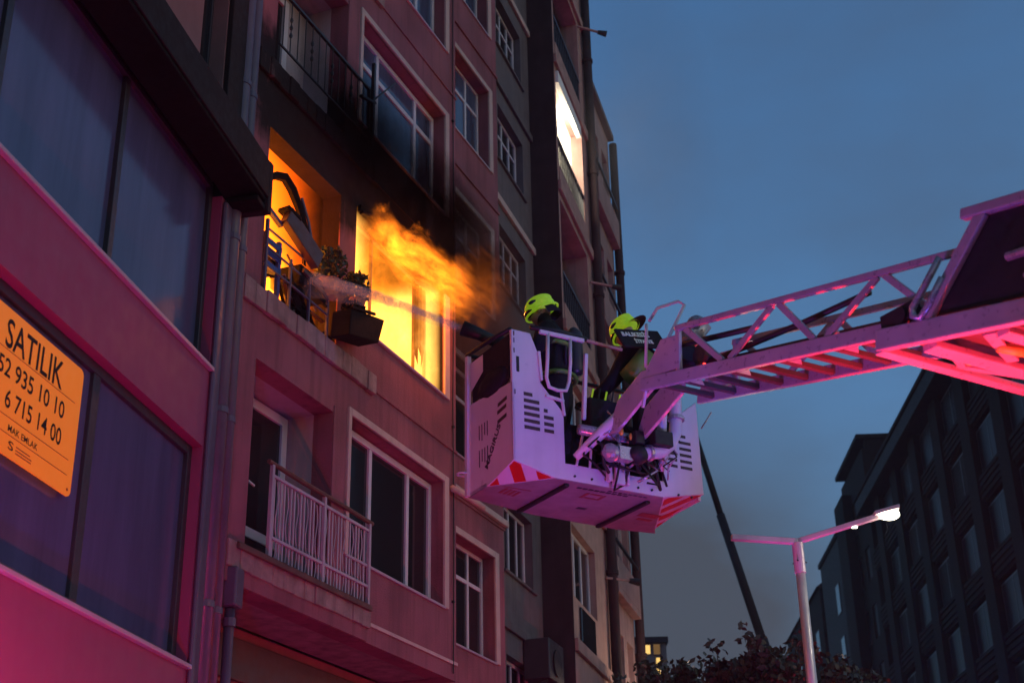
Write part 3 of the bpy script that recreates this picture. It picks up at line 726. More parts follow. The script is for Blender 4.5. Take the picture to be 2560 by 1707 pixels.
def abw(s, d, z):
    a = R(21.77); return (ROT[0]+s*math.sin(a)-d*math.cos(a), ROT[1]+s*math.cos(a)+d*math.sin(a), z)
ORG = (1, .36, .07)
lamp('POINT', 'fire_light', abw(.3, 1.2, 9.6), 90, (1, .25, .03), .5)
lamp('POINT', 'fire_light', abw(-2.2, 1.0, 9.2), 55, (1, .26, .03), .35)
lamp('POINT', 'fire_light', abw(.9, -.55, 10.1), 80, (1, .22, .03), .25)

# water jet
BO = Vector((-.0052, 11.60, 5.818)); BAZ = 59.4
def bw(x, y, z):
    a = R(BAZ); return BO+Vector((math.sin(a), math.cos(a), 0))*x+Vector((-math.cos(a), math.sin(a), 0))*y+Vector((0, 0, z))
N = NT('water_spray'); v = N.coords(); tb = N.n('ShaderNodeBsdfTransparent'); df = N.n('ShaderNodeBsdfDiffuse'); tl = N.n('ShaderNodeBsdfTranslucent')
df.inputs[0].default_value = (.75, .72, .74, 1); tl.inputs[0].default_value = (.8, .75, .75, 1)
ms = N.n('ShaderNodeMixShader'); ms.inputs[0].default_value = .5; N.link(df.outputs[0], ms.inputs[1]); N.link(tl.outputs[0], ms.inputs[2])
mx = N.n('ShaderNodeMixShader'); lw = N.n('ShaderNodeLayerWeight'); lw.inputs['Blend'].default_value = .35
al = N.math('MULTIPLY', N.rng(N.noise(v, 9, 5, .65, .5), .3, .7, .05, .42), N.math('SUBTRACT', 1.0, lw.outputs['Facing'], clamp=True), clamp=True)
N.link(al, mx.inputs[0]); N.link(tb.outputs[0], mx.inputs[1]); N.link(ms.outputs[0], mx.inputs[2]); N.link(mx.outputs[0], N.out.inputs['Surface']); m_water = N.m
p0, p1 = bw(-.06, .86, 1.60), Vector(abw(-2.0, .12, 9.02))
jt = MB(); npt = 26; pts = []; rs = []
rj = random.Random(3)
for i in range(npt):
    u = i/(npt-1); p = p0.lerp(p1, u)+Vector((0, 0, .05*math.sin(math.pi*u))); pts.append(p); rs.append((.045+.10*u)*(1+rj.uniform(-.12, .12)))
jt.tube(pts, rs, 14, caps=False)
for k in range(3):
    a = rj.uniform(-.04, .04); jt.tube([p+Vector((rj.uniform(-.02, .02), 0, a*3*(i/npt))) for i, p in enumerate(pts)], [r*.55 for r in rs], 10, caps=False)
tag(build('water_jet', jt, m_water, None, smooth=True), 'jet of water spraying from the rescue cage across the burning window', 'water jet')

# ================================================================== NEXT HOUSES ON THE LEFT SIDE
CB = root('grey_apartment_building', 'narrow grey apartment house squeezed between the salmon house and the dark side wall', 'building', (-.335, 21.63, 0), 17.44)
CF = 2.55; cz = [1.75+CF*i for i in range(9)]
hc = [(.5, 2.05, z+.95, z+2.15) for z in cz[1:]]
facade('wall', CB, m_greywall, -.3, 3.2, 0, 24, 0, .3, hc)
build('rear_mass', MB().box(-.3, 3.2, .31, 6, 0, 24), m_greywall, CB)
for k, z in enumerate(cz[1:]):
    window(CB, .5, 2.05, z+.95, z+2.15, .14, m_upvc, m_pane, (1.18, 1.62), z+1.75 if k > 2 else None, fw=.06, th=.05, mw=.05)
    build('string_course', MB().box(-.29, 3.2, -.06, -.003, z-.02, z+.12), m_greywall if k % 2 else m_trim, CB, bev=.01)
    build('sill', MB().box(.42, 2.15, -.05, .13, z+.90, z+.945), m_greywall, CB, bev=.008)

DB = root('tower_building', 'tall tan apartment tower with a brightly lit balcony and a dark windowless side wall', 'building', (.96, 23.98, 0), 14.5)
DZ = [4.0+3.0*i for i in range(8)]
hd = []
for i, z in enumerate(DZ):
    if i >= 3: hd.append((.12, 2.62, z+.15, z+2.75))
    else: hd.append((.06, 2.05, z+.85, z+2.15))
facade('wall', DB, m_tan, 0, 3.35, 0, 29, 0, .25, hd)
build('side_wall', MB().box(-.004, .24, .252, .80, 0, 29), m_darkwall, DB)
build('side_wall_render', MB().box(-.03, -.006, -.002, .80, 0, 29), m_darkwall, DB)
build('rear_mass', MB().box(.25, 3.34, 2.6, 7, 0, 29), m_tan2, DB)
build('end_wall', MB().box(3.1, 3.345, .252, 7, 0, 29), m_tan, DB)
for i, z in enumerate(DZ):
    build('slab_band', MB().box(-.02, 3.36, -.07, -.003, z-.12, z+.10), m_tan, DB, bev=.012)
    if i < 3:
        window(DB, .06, 2.05, z+.85, z+2.15, .12, m_upvc, m_pane, (.75, 1.35), None, fw=.07, th=.05, mw=.08)
        build('grille_panel', MB().box(.45, 1.62, -.05, -.003, z+.12, z+.74), m_pane, DB, bev=.02)
    else:
        lit = (i == 4)
        wm = m_white if lit else m_tan2
        build('loggia_back', MB().box(.12, 2.62, 1.5, 1.6, z, z+2.8), wm, DB)
        build('loggia_side', MB().box(2.62, 2.75, .252, 1.5, z, z+2.8), wm, DB)
        build('loggia_side', MB().box(.245, .30, .252, 1.5, z, z+2.8), wm, DB)
        build('loggia_ceiling', MB().box(.25, 2.62, .252, 1.5, z+2.752, z+2.86), wm, DB)
        build('loggia_floor', MB().box(.25, 2.62, .252, 1.5, z+.0, z+.14), m_tan2, DB)
        pr = build('balcony_parapet', MB().box(.14, 2.60, -.02, .05, z+.15, z+.50), m_tan, DB, bev=.01)
        for k in range(14): build('baluster', MB().bar((.2+k*.18, .02, z+.5), (.2+k*.18, .02, z+1.12), .03, .03), m_darkframe, pr)
        build('handrail', MB().bar((.13, .02, z+1.15), (2.61, .02, z+1.15), .06, .06), m_darkframe, pr)
        if not lit: window(DB, .35, 2.5, z+.15, z+2.3, 1.42, m_upvc, m_pane, (1.0, 1.7), None, fw=.07, th=.05)
        if lit:
            window(DB, .5, 2.3, z+.15, z+2.25, 1.40, m_upvc, m_pane_curtain, (1.1, 1.7), None, fw=.08, th=.05, name='balcony_door')
            build('drying_line', MB().tube([(.3, .6, z+2.2), (1.4, .62, z+2.12), (2.6, .6, z+2.2)], .012, 5), m_darkframe, DB)
            build('balcony_lintel', MB().box(.13, 2.3, -.06, .05, z+2.48, z+2.76), m_white, DB, bev=.01)
            build('ceiling_light', MB().box(.7, 2.2, .5, 1.1, z+2.68, z+2.74), m_roomlight, DB, bev=.01)
def dw(s, d, z):
    a = R(14.5); return (.96+s*math.sin(a)-d*math.cos(a), 23.98+s*math.cos(a)+d*math.sin(a), z)
lamp('POINT', 'balcony_room_light', dw(1.5, .45, DZ[4]+2.1), 170, (1, .92, .72), .25)
for i, z in ((2, DZ[1]+3.1),):
    pass
EB = root('beige_corner_building', 'beige apartment house with stacked balconies at the far end of the left row', 'building', (.96, 23.98, 0), 14.5)
EZ = [3.0+2.95*i for i in range(7)]
he = []
for z in EZ[:6]: he += [(3.75, 4.75, z+.9, z+2.2), (5.1, 5.8, z+.15, z+2.2)]
facade('wall', EB, m_tan2, 3.36, 6.05, 0, 20.75, .02, .3, he)
build('rear_mass', MB().box(3.36, 6.05, .31, 7, 0, 20.75), m_tan2, EB)
build('roof_edge', MB().box(3.36, 6.15, -.12, .32, 20.752, 20.9), m_greywall, EB, bev=.01)
for z in EZ[:6]:
    window(EB, 3.75, 4.75, z+.9, z+2.2, .12, m_upvc, m_pane, (4.25,), None, fw=.06)
    window(EB, 5.1, 5.8, z+.15, z+2.2, .14, m_upvc, m_pane, (), None, fw=.08, name='balcony_door')
    sb = build('balcony', MB().box(3.55, 6.0, -.16, .015, z-.12, z+.02), m_tan2, EB, bev=.01)
    build('parapet', MB().box(3.55, 6.0, -.16, -.11, z+.022, z+.62), m_tan2, sb, bev=.01)
    build('handrail', MB().bar((3.55, -.14, z+.95), (6.0, -.14, z+.95), .05, .05), m_darkframe, sb)
t = root('downpipe', 'dark downpipe running down the seam of the tan tower, full height', 'downpipe', (.96, 23.98, 0), 14.5, 'dark downpipes beyond the cage')
build('pipe', MB().tube([(3.12, -.12, 0), (3.12, -.12, 12), (3.12, -.12, 28)], .10, 10), m_darkwall, t, smooth=True)
for z in range(3, 28, 3): build('clamp', MB().tube([(3.12, -.12, z), (3.12, -.12, z+.08)], .125, 10), m_darkwall, t)
t = root('downpipe', 'dark downpipe at the outer corner of the beige house, against the sky', 'downpipe', (.96, 23.98, 0), 14.5, 'dark downpipes beyond the cage')
build('pipe', MB().tube([(6.06, -.10, 0), (6.06, -.10, 10), (6.06, -.10, 20.6)], .10, 10), m_darkwall, t, smooth=True)
for z in range(2, 20, 3): build('clamp', MB().tube([(6.06, -.10, z), (6.06, -.10, z+.08)], .125, 10), m_darkwall, t)
for k, (s, z, lb) in enumerate(((3.2, 8.9, 'small dark wall spotlight on a pale arm below the rescue cage'), (3.0, 15.2, 'small dark wall spotlight just right of the first lime helmet'), (2.9, 21.7, 'small dark wall spotlight near the top edge beside the sky'), (5.6, 7.1, 'small dark wall spotlight low on the beige house'))):
    t = root('wall_spotlight', lb, 'spotlight', (.96, 23.98, 0), 14.5, 'wall spotlights on the left row')
    build('arm', MB().bar((s-.25, -.02, z), (s+.1, -.45, z), .04, .04), m_tan, t)
    build('head', MB().tube([(s+.08, -.42, z), (s+.17, -.60, z-.03)], [.05, .075], 10), m_black, t)
t = root('air_conditioner', 'dark boxy air conditioner unit at the foot of the dark side wall', 'air conditioner', (-.335, 21.63, 0), 17.44)
build('casing', MB().box(1.35, 2.2, -.45, -.01, 6.2, 6.85), m_darkframe, t, bev=.02)
build('grille', MB().tube([(1.75, -.46, 6.5), (1.75, -.48, 6.5)], .22, 16), m_black, t)
build('bracket', MB().bar((1.4, -.4, 6.17), (1.4, 0, 6.0), .04, .04).bar((2.1, -.4, 6.17), (2.1, 0, 6.0), .04, .04), m_darkframe, t)

# far houses closing the street
FB = root('far_dark_house', 'low dark house continuing the left row towards the lit block', 'building', (2.9, 35, 0), 6)
build('wall', MB().box(0, 20, 0, 8, 0, 9.0), m_tan2, FB)
build('roof', MB().prism([(-.3, 9.0), (8.3, 9.0), (4, 10.4)], lambda u, v, t: (t, u, v), -.2, 20.2), m_darkwall, FB)
for k in range(4): window(FB, 1.5+k*4.5, 3+k*4.5, 5.5, 7.2, -.06, m_upvc, m_pane, (2.25+k*4.5,), None)
FL = root('far_lit_block', 'distant apartment block with two warm lit windows above the trees', 'building', (6.35, 70, 0), 90)
build('wall', MB().box(-1.2, .95, 0, 6, 0, 17.3), m_tan2, FL)
build('roof', MB().box(-1.3, 1.05, -.2, 6.2, 17.31, 17.6), m_darkwall, FL, bev=.02)
for a, b, c, d, mm in ((-.12, .18, 16.75, 17.25, m_litwin), (.28, .66, 16.72, 17.28, m_litwin2), (.38, .66, 15.75, 16.62, m_litwin), (-.6, -.3, 15.2, 15.9, m_pane), (.2, .5, 14.3, 14.9, m_pane)):
    window(FL, a, b, c, d, -.07, m_darkframe, mm, (), None, fw=.03, th=.06)

# ================================================================== RIGHT SIDE OF THE STREET
RB = root('office_building', 'big dark office building with louvred bands and a grey roof overhang on the right', 'building', (16.9, 39.0, 0), 2.45)
sR0, sR1 = 3.4, 31.5
build('core', MB().box(sR0, sR1, -12, -.26, 0, 23.8), m_officewall, RB)
RF = 2.95; rz = [23.8-2.95*(i+1) for i in range(7)]
build('roof_slab', MB().box(sR0, sR1+.4, -12, .62, 23.86, 24.55), m_officegrey, RB, bev=.03)
build('roof_trim', MB().box(sR0, sR1+.5, -12, .7, 24.56, 24.75), m_officewall, RB, bev=.02)
nb = 0
for z in rz:
    # louvre band under each row of windows, every slat its own piece
    if z > 2:
        for k in range(4):
            build('louvre', MB().bar((sR0, .06, z+.18+k*.24), (sR1, .06, z+.18+k*.24), .05, .15), m_officewall, RB)
        build('band', MB().box(sR0, sR1, -.255, -.02, z, z+1.02), m_officewall, RB)
    s = sR0+1.0
    while s < sR1-2.5:
        if z > 8 or s > 4:
            window(RB, s, s+2.9, z+1.08, z+2.78, -.16, m_darkframe, random.choice((m_office_pane, m_office_pane, m_office_dark, m_office_blind)), (s+1.45,), None, fw=.06, th=.06, name='window')
        if z == rz[0]: build('pier', MB().box(s+2.92, s+4.18, -.255, .16, 0, 23.84), m_officewall, RB, bev=.02)
        s += 4.2
TB = root('tall_dark_block', 'tall plain dark block rising behind the office roof next to the lit street lamp', 'building', (16.9, 39.0, 0), 2.45)
facade('wall', TB, m_officewall, 31.9, 38.6, 0, 27.6, -.3, -.1, [(33+2.2*k, 34.2+2.2*k, 3+3*j, 4.7+3*j) for k in range(2) for j in range(8)])
build('front_wall', MB().box(31.9, 32.2, -9, -.301, 0, 28.1), m_officewall, TB)
build('rear_mass', MB().box(32.21, 38.6, -9, -.5, 0, 27.6), m_officewall, TB)
build('roof', MB().box(31.7, 38.8, -9.2, .15, 28.11, 28.35), m_officewall, TB, bev=.02)
for k in range(2):
    for j in range(8): window(TB, 33+2.2*k, 34.2+2.2*k, 3+3*j, 4.7+3*j, -.25, m_darkframe, m_office_pane, (), None, fw=.05)
build('bay', MB().box(36.0, 38.6, -.09, .45, 0, 26.4), m_officewall, TB, bev=.03)
MBk = root('grey_panel_block', 'mid-height grey block stepping down beyond the tall dark block', 'building', (16.9, 39.0, 0), 2.45)
build('wall', MB().box(39.2, 46, -9, .3, 0, 25.0), m_officegrey, MBk, bev=.02)
build('roof', MB().box(39.0, 46.2, -9.2, .4, 25.01, 25.3), m_officewall, MBk, bev=.02)
for j in range(6): window(MBk, 40.4, 41.6, 21-3*j, 22.7-3*j, .302, m_darkframe, m_pane_curtain, (), None, fw=.05, th=.05)
LK = root('low_dark_block', 'lowest dark block with a sloping roof at the end of the right row', 'building', (16.9, 39.0, 0), 2.45)
build('wall', MB().box(46.5, 62, -9, .4, 0, 24.0), m_officewall, LK, bev=.02)
build('roof', MB().prism([(-9.2, 24.01), (.6, 24.01), (-1.6, 25.6), (-9.2, 25.6)], lambda u, v, t: (t, u, v), 46.4, 62.2), m_darkwall, LK)
for j in range(3): window(LK, 48+4*j, 49.4+4*j, 20, 21.8, .402, m_darkframe, m_pane, (), None, fw=.05, th=.05)

# street lamp
LP = root('street_lamp', 'two-armed steel street lamp with its right head lit', 'street lamp', (3.5, 17.15, 0), 90)
build('pole', MB().tube([(0, 0, .13), (0, 0, 3.2), (0, 0, 6.62)], [.085, .072, .058], 16), m_lamppost, LP, smooth=True)
build('collar', MB().tube([(0, 0, 6.28), (0, 0, 6.66)], .072, 16), m_lamppost, LP, smooth=False)
for a in range(3): build('bolt', MB().tube([(.07*math.cos(a*2+.3), .07*math.sin(a*2+.3), 6.42), (.10*math.cos(a*2+.3), .10*math.sin(a*2+.3), 6.42)], .009, 6), m_black, LP)
build('base_plate', MB().box(-.17, .17, -.17, .17, .12, .15), m_lamppost, LP, bev=.008)
ra = build('arm', MB().bar((0, 0, 6.68), (1.10, -.30, 6.93), .075, .065), m_lamppost, LP, bev=.01)
build('arm', MB().bar((0, 0, 6.68), (-.83, -.10, 6.72), .085, .075), m_lamppost, LP, bev=.01)
hd_ = build('lamp_head', MB().prism([(.92, -.06), (1.22, -.05), (1.24, .05), (.92, .06)], lambda u, v, t: (u, -.25+v*1.6+(u-.9)*-.25, 6.90+t+(u-.92)*.22), 0, .05), m_lamppost, LP, bev=.01)
build('diffuser', MB().ball((1.10, -.30, 6.915), .135, .07, .075, 14, 10), m_lampglow, hd_, smooth=True)
build('sensor', MB().box(.66, .72, -.21, -.16, 6.785, 6.80), m_lampglow2, LP)
lamp('SPOT', 'street_lamp_light', (3.5+1.07, 17.15-.28, 6.80), 22, (1, .92, .74), .1, target=(3.5+1.07, 17.15-.28, 0), angle=150)
lamp('POINT', 'street_lamp_glow', (3.5+1.08, 17.15-.33, 6.78), 6, (1, .9, .66), .08)

LQ = root('street_lamp', 'added street lamp behind the viewpoint, unseen, warming the facades', 'street lamp', (5.5, -6, 0), 90)  # unseen lamp added behind the camera to warm the facades
build('pole', MB().tube([(0, 0, .13), (0, 0, 3.2), (0, 0, 7.6)], [.085, .072, .058], 16), m_lamppost, LQ, smooth=True)
build('arm', MB().bar((0, 0, 7.6), (-1.2, 0, 7.8), .075, .065), m_lamppost, LQ, bev=.01)
build('lamp_head', MB().box(-1.6, -1.15, -.1, .1, 7.78, 7.84), m_lamppost, LQ, bev=.01)
lamp('SPOT', 'street_lamp_light', (4.1, -6, 7.72), 150, (1, .82, .6), .12, target=(3.2, 0, 0), angle=165)

LR = root('street_lamp', 'added street lamp farther up the street, unseen below the view, warming the far facades', 'street lamp', (5.4, 28, 0), 90)  # unseen lamp added below the view to brighten the far tan facades
build('pole', MB().tube([(0, 0, .13), (0, 0, 3.2), (0, 0, 6.4)], [.085, .072, .058], 16), m_lamppost, LR, smooth=True)
build('arm', MB().bar((0, 0, 6.4), (-1.0, 0, 6.6), .075, .065), m_lamppost, LR, bev=.01)
build('lamp_head', MB().box(-1.4, -.95, -.1, .1, 6.58, 6.64), m_lamppost, LR, bev=.01)
lamp('POINT', 'street_lamp_light', (4.2, 28, 6.50), 330, (1, .72, .55), .12)

# second boom rising behind the trees
SB = root('distant_boom', 'long dark telescopic boom of another appliance leaning up behind the rescue cage', 'boom', (10.1, 45, 1.2), 90)
build('boom_section', MB().tube([(0, 0, 0), (-2.35, 0, 10.55)], [.19, .175], 10), m_officegrey, SB, smooth=True)
build('boom_section', MB().tube([(-2.30, 0, 10.3), (-3.35, 0, 14.7)], [.145, .14], 10), m_officegrey, SB, smooth=True)
build('boom_section', MB().tube([(-3.30, 0, 14.5), (-4.18, 0, 18.4)], [.11, .10], 10), m_officegrey, SB, smooth=True)

# trees
def tree(x, y, top, rad, label, seed, n=5200, leaf=.12):
    rnd = random.Random(seed)
    t = root('street_tree', label, 'tree', (x, y, 0), 90, 'street trees beyond the lamp')
    build('trunk', MB().tube([(0, 0, .1), (.06, .03, top*.25), (-.03, .05, top*.5), (.02, 0, top*.68)], [.16, .13, .10, .06], 10), m_bark, t, smooth=True)
    lb = MB(); cr = MB()
    cl = []
    for k in range(16):
        a = rnd.uniform(0, 6.283); e = rnd.uniform(-.35, 1.0); rr = rad*rnd.uniform(.45, .95)
        c = Vector((math.cos(a)*rr*math.cos(e), math.sin(a)*rr*math.cos(e), top-rad*.95+math.sin(e)*rad*.75)); cl.append(c)
        lb.tube([(0, 0, top*.45), (c.x*.5, c.y*.5, top*.45+(c.z-top*.45)*.6), tuple(c)], [.05, .03, .01], 5)
        leafball(cr, c, (rad*.36, rad*.36, rad*.26), n//16, leaf, rnd)
    for k in range(14):
        a = rnd.uniform(0, 6.283); c = Vector((math.cos(a)*rad*rnd.uniform(0, .9), math.sin(a)*rad*.8, top-rad*.2+rnd.uniform(-.2, .12)))
        lb.tube([tuple(c-Vector((0, 0, .5))), tuple(c)], .008, 4); leafball(cr, c, (.16, .16, .2), 26, leaf, rnd)
    build('limb', lb, m_bark, t); build('crown', cr, m_leaf, t, fix=False)
tree(3.55, 21.6, 6.45, 1.05, 'bushy tree behind the street lamp pole, tallest of the trees', 4)
tree(4.75, 22.4, 6.25, 1.25, 'tree right of the lamp pole with red-lit leaves', 9)
tree(2.75, 23.6, 6.5, .95, 'lower dark tree between the lamp pole and the lit block', 6, 1800)
tree(2.45, 26.0, 6.95, .95, 'farthest low tree below the two lit windows', 8, 1800)

# ================================================================== RESCUE CAGE (local x along the rear, y towards the fire, z up)
RC = root('rescue_cage', 'white rescue cage with red striped corners at the tip of the aerial ladder', 'rescue cage', BO, BAZ)
rear = [(0, 0), (0, 1.25), (.20, 1.25), (.275, 1.07), (.295, .78), (.53, .53), (.53, .055), (1.60, .055), (1.63, .60), (2.04, .92), (2.05, 0), (1.58, -.10), (.42, -.10)]
rp = build('rear_panel', MB().prism(rear, lambda u, v, t: (u, t, v), 0, .035), m_basket, RC, bev=.006)
for k in range(6): build('slot', MB().box(.115, .205+(.07 if k else 0), -.003, .002, .625-.063*k, .658-.063*k), m_slot, rp)
for k in range(4): build('slot', MB().box(.32, .36+(.06 if k else 0), -.003, .002, .50-.063*k, .533-.063*k), m_slot, rp)
for k in range(6): build('slot', MB().box(1.80, 1.935 if k else 1.88, -.003, .002, .52-.062*k, .548-.062*k), m_slot, rp)
for k in range(3): build('slot', MB().box(1.66, 1.765, -.003, .002, .335-.062*k, .363-.062*k), m_slot, rp)
build('handle', MB().box(.045, .075, -.006, .003, .84, .99), m_black, rp, bev=.01)
for x in (.62, .80, 1.30, 1.45, 1.75, 1.9): build('bolt', MB().tube([(x, .004, -.055), (x, -.012, -.055)], .011, 7), m_black, rp)
for z in (.62, 1.02, 1.12, 1.19): build('rivet', MB().box(.02, .03, -.004, .002, z, z+.045), m_print, rp)
side = [(0, 0), (0, .74), (.79, .79), (.82, -.10), (.48, -.10)]
sp_ = build('side_panel', MB().prism(side, lambda u, v, t: (t, u, v), .0, .03), m_basket, RC, bev=.006)
for k, (y0, z0) in enumerate(((.10, .60), (.11, .53), (.11, .44))): build('slot', MB().add([(-.003, y0, z0), (-.003, y0+.16, z0-.02), (-.003, y0+.16, z0+.015), (-.003, y0, z0+.035), (.003, y0, z0), (.003, y0+.16, z0-.02), (.003, y0+.16, z0+.015), (.003, y0, z0+.035)], [(0, 1, 2, 3), (7, 6, 5, 4), (0, 4, 5, 1), (1, 5, 6, 2), (2, 6, 7, 3), (3, 7, 4, 0)]), m_slot, sp_)
for k in range(8):
    y0 = .33+.05*(k % 4); z0 = .12 if k < 4 else .36
    build('slot', MB().box(-.003, .003, y0+.12, y0+.132, z0+.02*(k % 3), z0+.16), m_print, sp_)
textmesh('MAGIRUS', m_print, sp_, frame4((-.004, .46, .05), (0, -.40, .55), (0, .55, .40)), .088, bold=.001, sx=1.15)
# corner chamfers with stripes
def clip(poly, f):
    out = []
    for i in range(len(poly)):
        p, q = poly[i], poly[(i+1) % len(poly)]; a, b = f(p), f(q)
        if a >= 0: out.append(p)
        if a*b < 0: t_ = a/(a-b); out.append((p[0]+(q[0]-p[0])*t_, p[1]+(q[1]-p[1])*t_))
    return out
def corner(P0, P1, P2, inner, bands):
    P0, P1, P2 = Vector(P0), Vector(P1), Vector(P2); nrm = (P1-P0).cross(P2-P0).normalized()
    if nrm.z > 0: nrm = -nrm
    q = [P0, P1, P2]; o = build('corner_plate', MB().add([*[v for v in q], *[v-nrm*.02 for v in q]], [(0, 1, 2), (5, 4, 3), (0, 3, 4, 1), (1, 4, 5, 2), (2, 5, 3, 0)]), m_basket, RC)
    for c0, c1 in bands:
        pl = clip(clip([(.03, .03), (.94, .03), (.03, .94)], lambda p: p[0]-p[1]-c0), lambda p: c1-(p[0]-p[1]))
        if len(pl) < 3: continue
        pts = [P0+(P1-P0)*a+(P2-P0)*b+nrm*.003 for a, b in pl]; n = len(pts)
        build('stripe', MB().add([*pts, *[p-nrm*.002 for p in pts]], [tuple(range(n)), tuple(range(2*n-1, n-1, -1))]+[(i, (i+1) % n, n+(i+1) % n, n+i) for i in range(n)]), m_red, o)
corner((0, 0, 0), (.42, 0, -.10), (0, .48, -.10), 1, ((-.92, -.62), (-.18, .16), (.52, .88)))
corner((2.05, 0, 0), (1.58, 0, -.10), (2.08, .84, -.10), -1, ((-.95, -.72), (-.5, -.25), (-.02, .24), (.45, .8)))
fl_ = [(.42, .002), (1.58, .002), (2.08, .84), (2.16, .95), (1.76, 1.01), (.76, .98), (.0, .82), (.0, .48)]
fp = build('floor_plate', MB().prism(fl_, lambda u, v, t: (u, v, t), -.105, -.06), m_under, RC, bev=.004)
build('skid_strip', MB().box(.555, .605, .06, .91, -.135, -.107), m_black, RC, bev=.008)
build('skid_strip', MB().box(1.475, 1.525, .13, .98, -.135, -.107), m_black, RC, bev=.008)
# faded prints below the floor
def mark(x, y, w, h, m_): return build('faded_print', MB().box(x, x+w, y, y+h, -.1085, -.1062), m_, fp)
for k in range(4): mark(.16+.05*k, .42+.01*k, .03, .14, m_logo)
mark(.12, .38, .28, .015, m_logo)
for k in range(9): mark(.72+.062*k, .10, .045, .035, m_print)
for k in range(8): mark(1.02+.055*k, .06, .04, .02, m_print)
mark(.88, .20, .035, .14, m_logo); mark(.93, .20, .12, .03, m_logo); mark(.93, .31, .12, .03, m_logo); mark(1.06, .2, .03, .14, m_logo)
mark(1.03, .58, .10, .05, m_print); mark(1.66, .45, .22, .10, m_logo); mark(1.72, .6, .16, .05, m_logo)
# far walls of the cage
build('front_panel', MB().prism([(.02, 0), (.02, .70), (2.1, .70), (2.1, 0)], lambda u, v, t: (u, t, v), .80, .83), m_basket, RC)
build('right_side_panel', MB().prism([(.05, -.05), (.05, .85), (.78, .78), (.78, -.08)], lambda u, v, t: (t, u, v), 2.02, 2.05), m_basket, RC)
build('corner_post', MB().bar((-.012, .81, -.10), (-.012, .79, 1.28), .045, .05), m_basket, RC, bev=.006)
build('top_rail', MB().tube([(.01, .03, 1.26), (-.01, .40, 1.285), (-.012, .80, 1.30), (.3, .83, 1.31), (1.2, .86, 1.30), (2.05, .83, 1.28)], .022, 8), m_black, RC, smooth=True)
build('side_screen', MB().box(.005, .02, .06, .74, .80, 1.22), m_coat, RC)
build('screen_window', MB().add([(-.004, .52, 1.03), (-.004, .76, .90), (-.004, .76, 1.20), (-.004, .52, 1.20)], [(0, 1, 2, 3)]), m_basket, RC)
build('side_bag', MB().ball((.02, .36, .86), .05, .30, .14, 10, 6), m_coat, RC, smooth=True)
build('tie_ring', MB().tube([(-.05+.05*math.cos(a), .84+.05*math.sin(a), .12) for a in [i*.7 for i in range(10)]], .010, 6), m_basket, RC)
build('rear_rail', MB().tube([(.20, -.01, 1.30), (.50, -.01, 1.33), (.80, -.01, 1.31)], .024, 8), m_black, RC, smooth=True)
build('rear_rail', MB().bar((.28, -.03, 1.27), (.76, -.03, 1.28), .03, .04), m_basket, RC, bev=.006)
build('rear_rail', MB().bar((.80, -.01, 1.30), (1.20, -.01, 1.29), .02, .025), m_tan, RC)
build('gate_loop', MB().tube([(.37, -.03, 1.27), (.355, -.035, 1.02), (.335, -.04, .82), (.36, -.04, .735), (.45, -.04, .72), (.54, -.04, .735), (.575, -.04, .83), (.60, -.035, 1.02), (.61, -.03, 1.27)], .017, 8), m_basket, RC, smooth=True)
build('gate_post', MB().bar((.30, -.005, .80), (.28, -.005, 1.08), .025, .025), m_basket, RC)
build('gate_post', MB().bar((.53, -.01, .50), (.50, -.02, .72), .02, .02), m_basket, RC)
build('gate_bar', MB().bar((.34, -.01, .66), (.53, -.01, .64), .02, .025), m_basket, RC)
build('gate_post', MB().bar((.735, -.01, .50), (.79, -.01, 1.16), .035, .035), m_basket, RC, bev=.005)
build('gate_post', MB().bar((.64, -.01, .05), (.72, -.01, .36), .018, .018), m_basket, RC)
build('gate_post', MB().bar((.78, -.01, .05), (.82, -.01, .40), .018, .018), m_basket, RC)
# mounting brackets, levelling cylinders, water pipe and monitor
for x in (.86, 1.16): build('mount_bracket', MB().prism([(-1.0, .66), (-.78, .70), (-.40, .56), (-.22, .30), (-.34, .28), (-.94, .50)], lambda u, v, t: (t, u, v), x-.02, x+.02), m_ladder, RC, bev=.006)
build('cross_tube', MB().tube([(.60, -.14, .34), (1.45, -.14, .34)], .05, 10), m_hydr, RC, smooth=True)
build('levelling_cylinder', MB().tube([(.60, -.06, .10), (.80, -.22, .33), (1.0, -.40, .56)], [.035, .055, .055], 10), m_basket, RC, smooth=True)
build('piston_rod', MB().tube([(1.0, -.40, .56), (1.13, -.52, .72)], .024, 8), m_hydr, RC, smooth=True)
build('levelling_cylinder', MB().tube([(1.52, -.08, .12), (1.42, -.24, .36), (1.32, -.42, .58)], [.03, .045, .045], 10), m_basket, RC, smooth=True)
build('water_pipe', MB().tube([(1.57, -.30, .96), (1.56, -.30, .72), (1.55, -.30, .52), (1.53, -.30, .40), (1.46, -.30, .28), (1.36, -.30, .20), (1.24, -.30, .17), (1.12, -.30, .14)], .058, 14), m_basket, RC, smooth=True)
build('pipe_flange', MB().tube([(1.558, -.30, .57), (1.556, -.30, .54)], .078, 14), m_hydr, RC)
build('pipe_flange', MB().tube([(1.21, -.30, .165), (1.24, -.30, .17)], .078, 14), m_hydr, RC)
build('swivel_joint', MB().ball((1.10, -.30, .13), .10, .09, .09, 12, 8), m_black, RC, smooth=True)
build('gearbox', MB().ball((.84, -.26, .12), .09, .08, .085, 12, 8).box(.90, 1.04, -.32, -.22, .06, .18), m_hydr, RC, smooth=False)
build('valve_block', MB().box(1.22, 1.42, -.42, -.20, .22, .36).box(1.05, 1.15, -.36, -.24, .22, .34), m_black, RC, bev=.01)
build('tool_bag', MB().box(1.22, 1.44, -.20, -.06, .40, .84), m_coat, RC, bev=.03)
build('tool_bag', MB().box(1.48, 1.62, -.16, -.05, .50, .86), m_coat, RC, bev=.03)
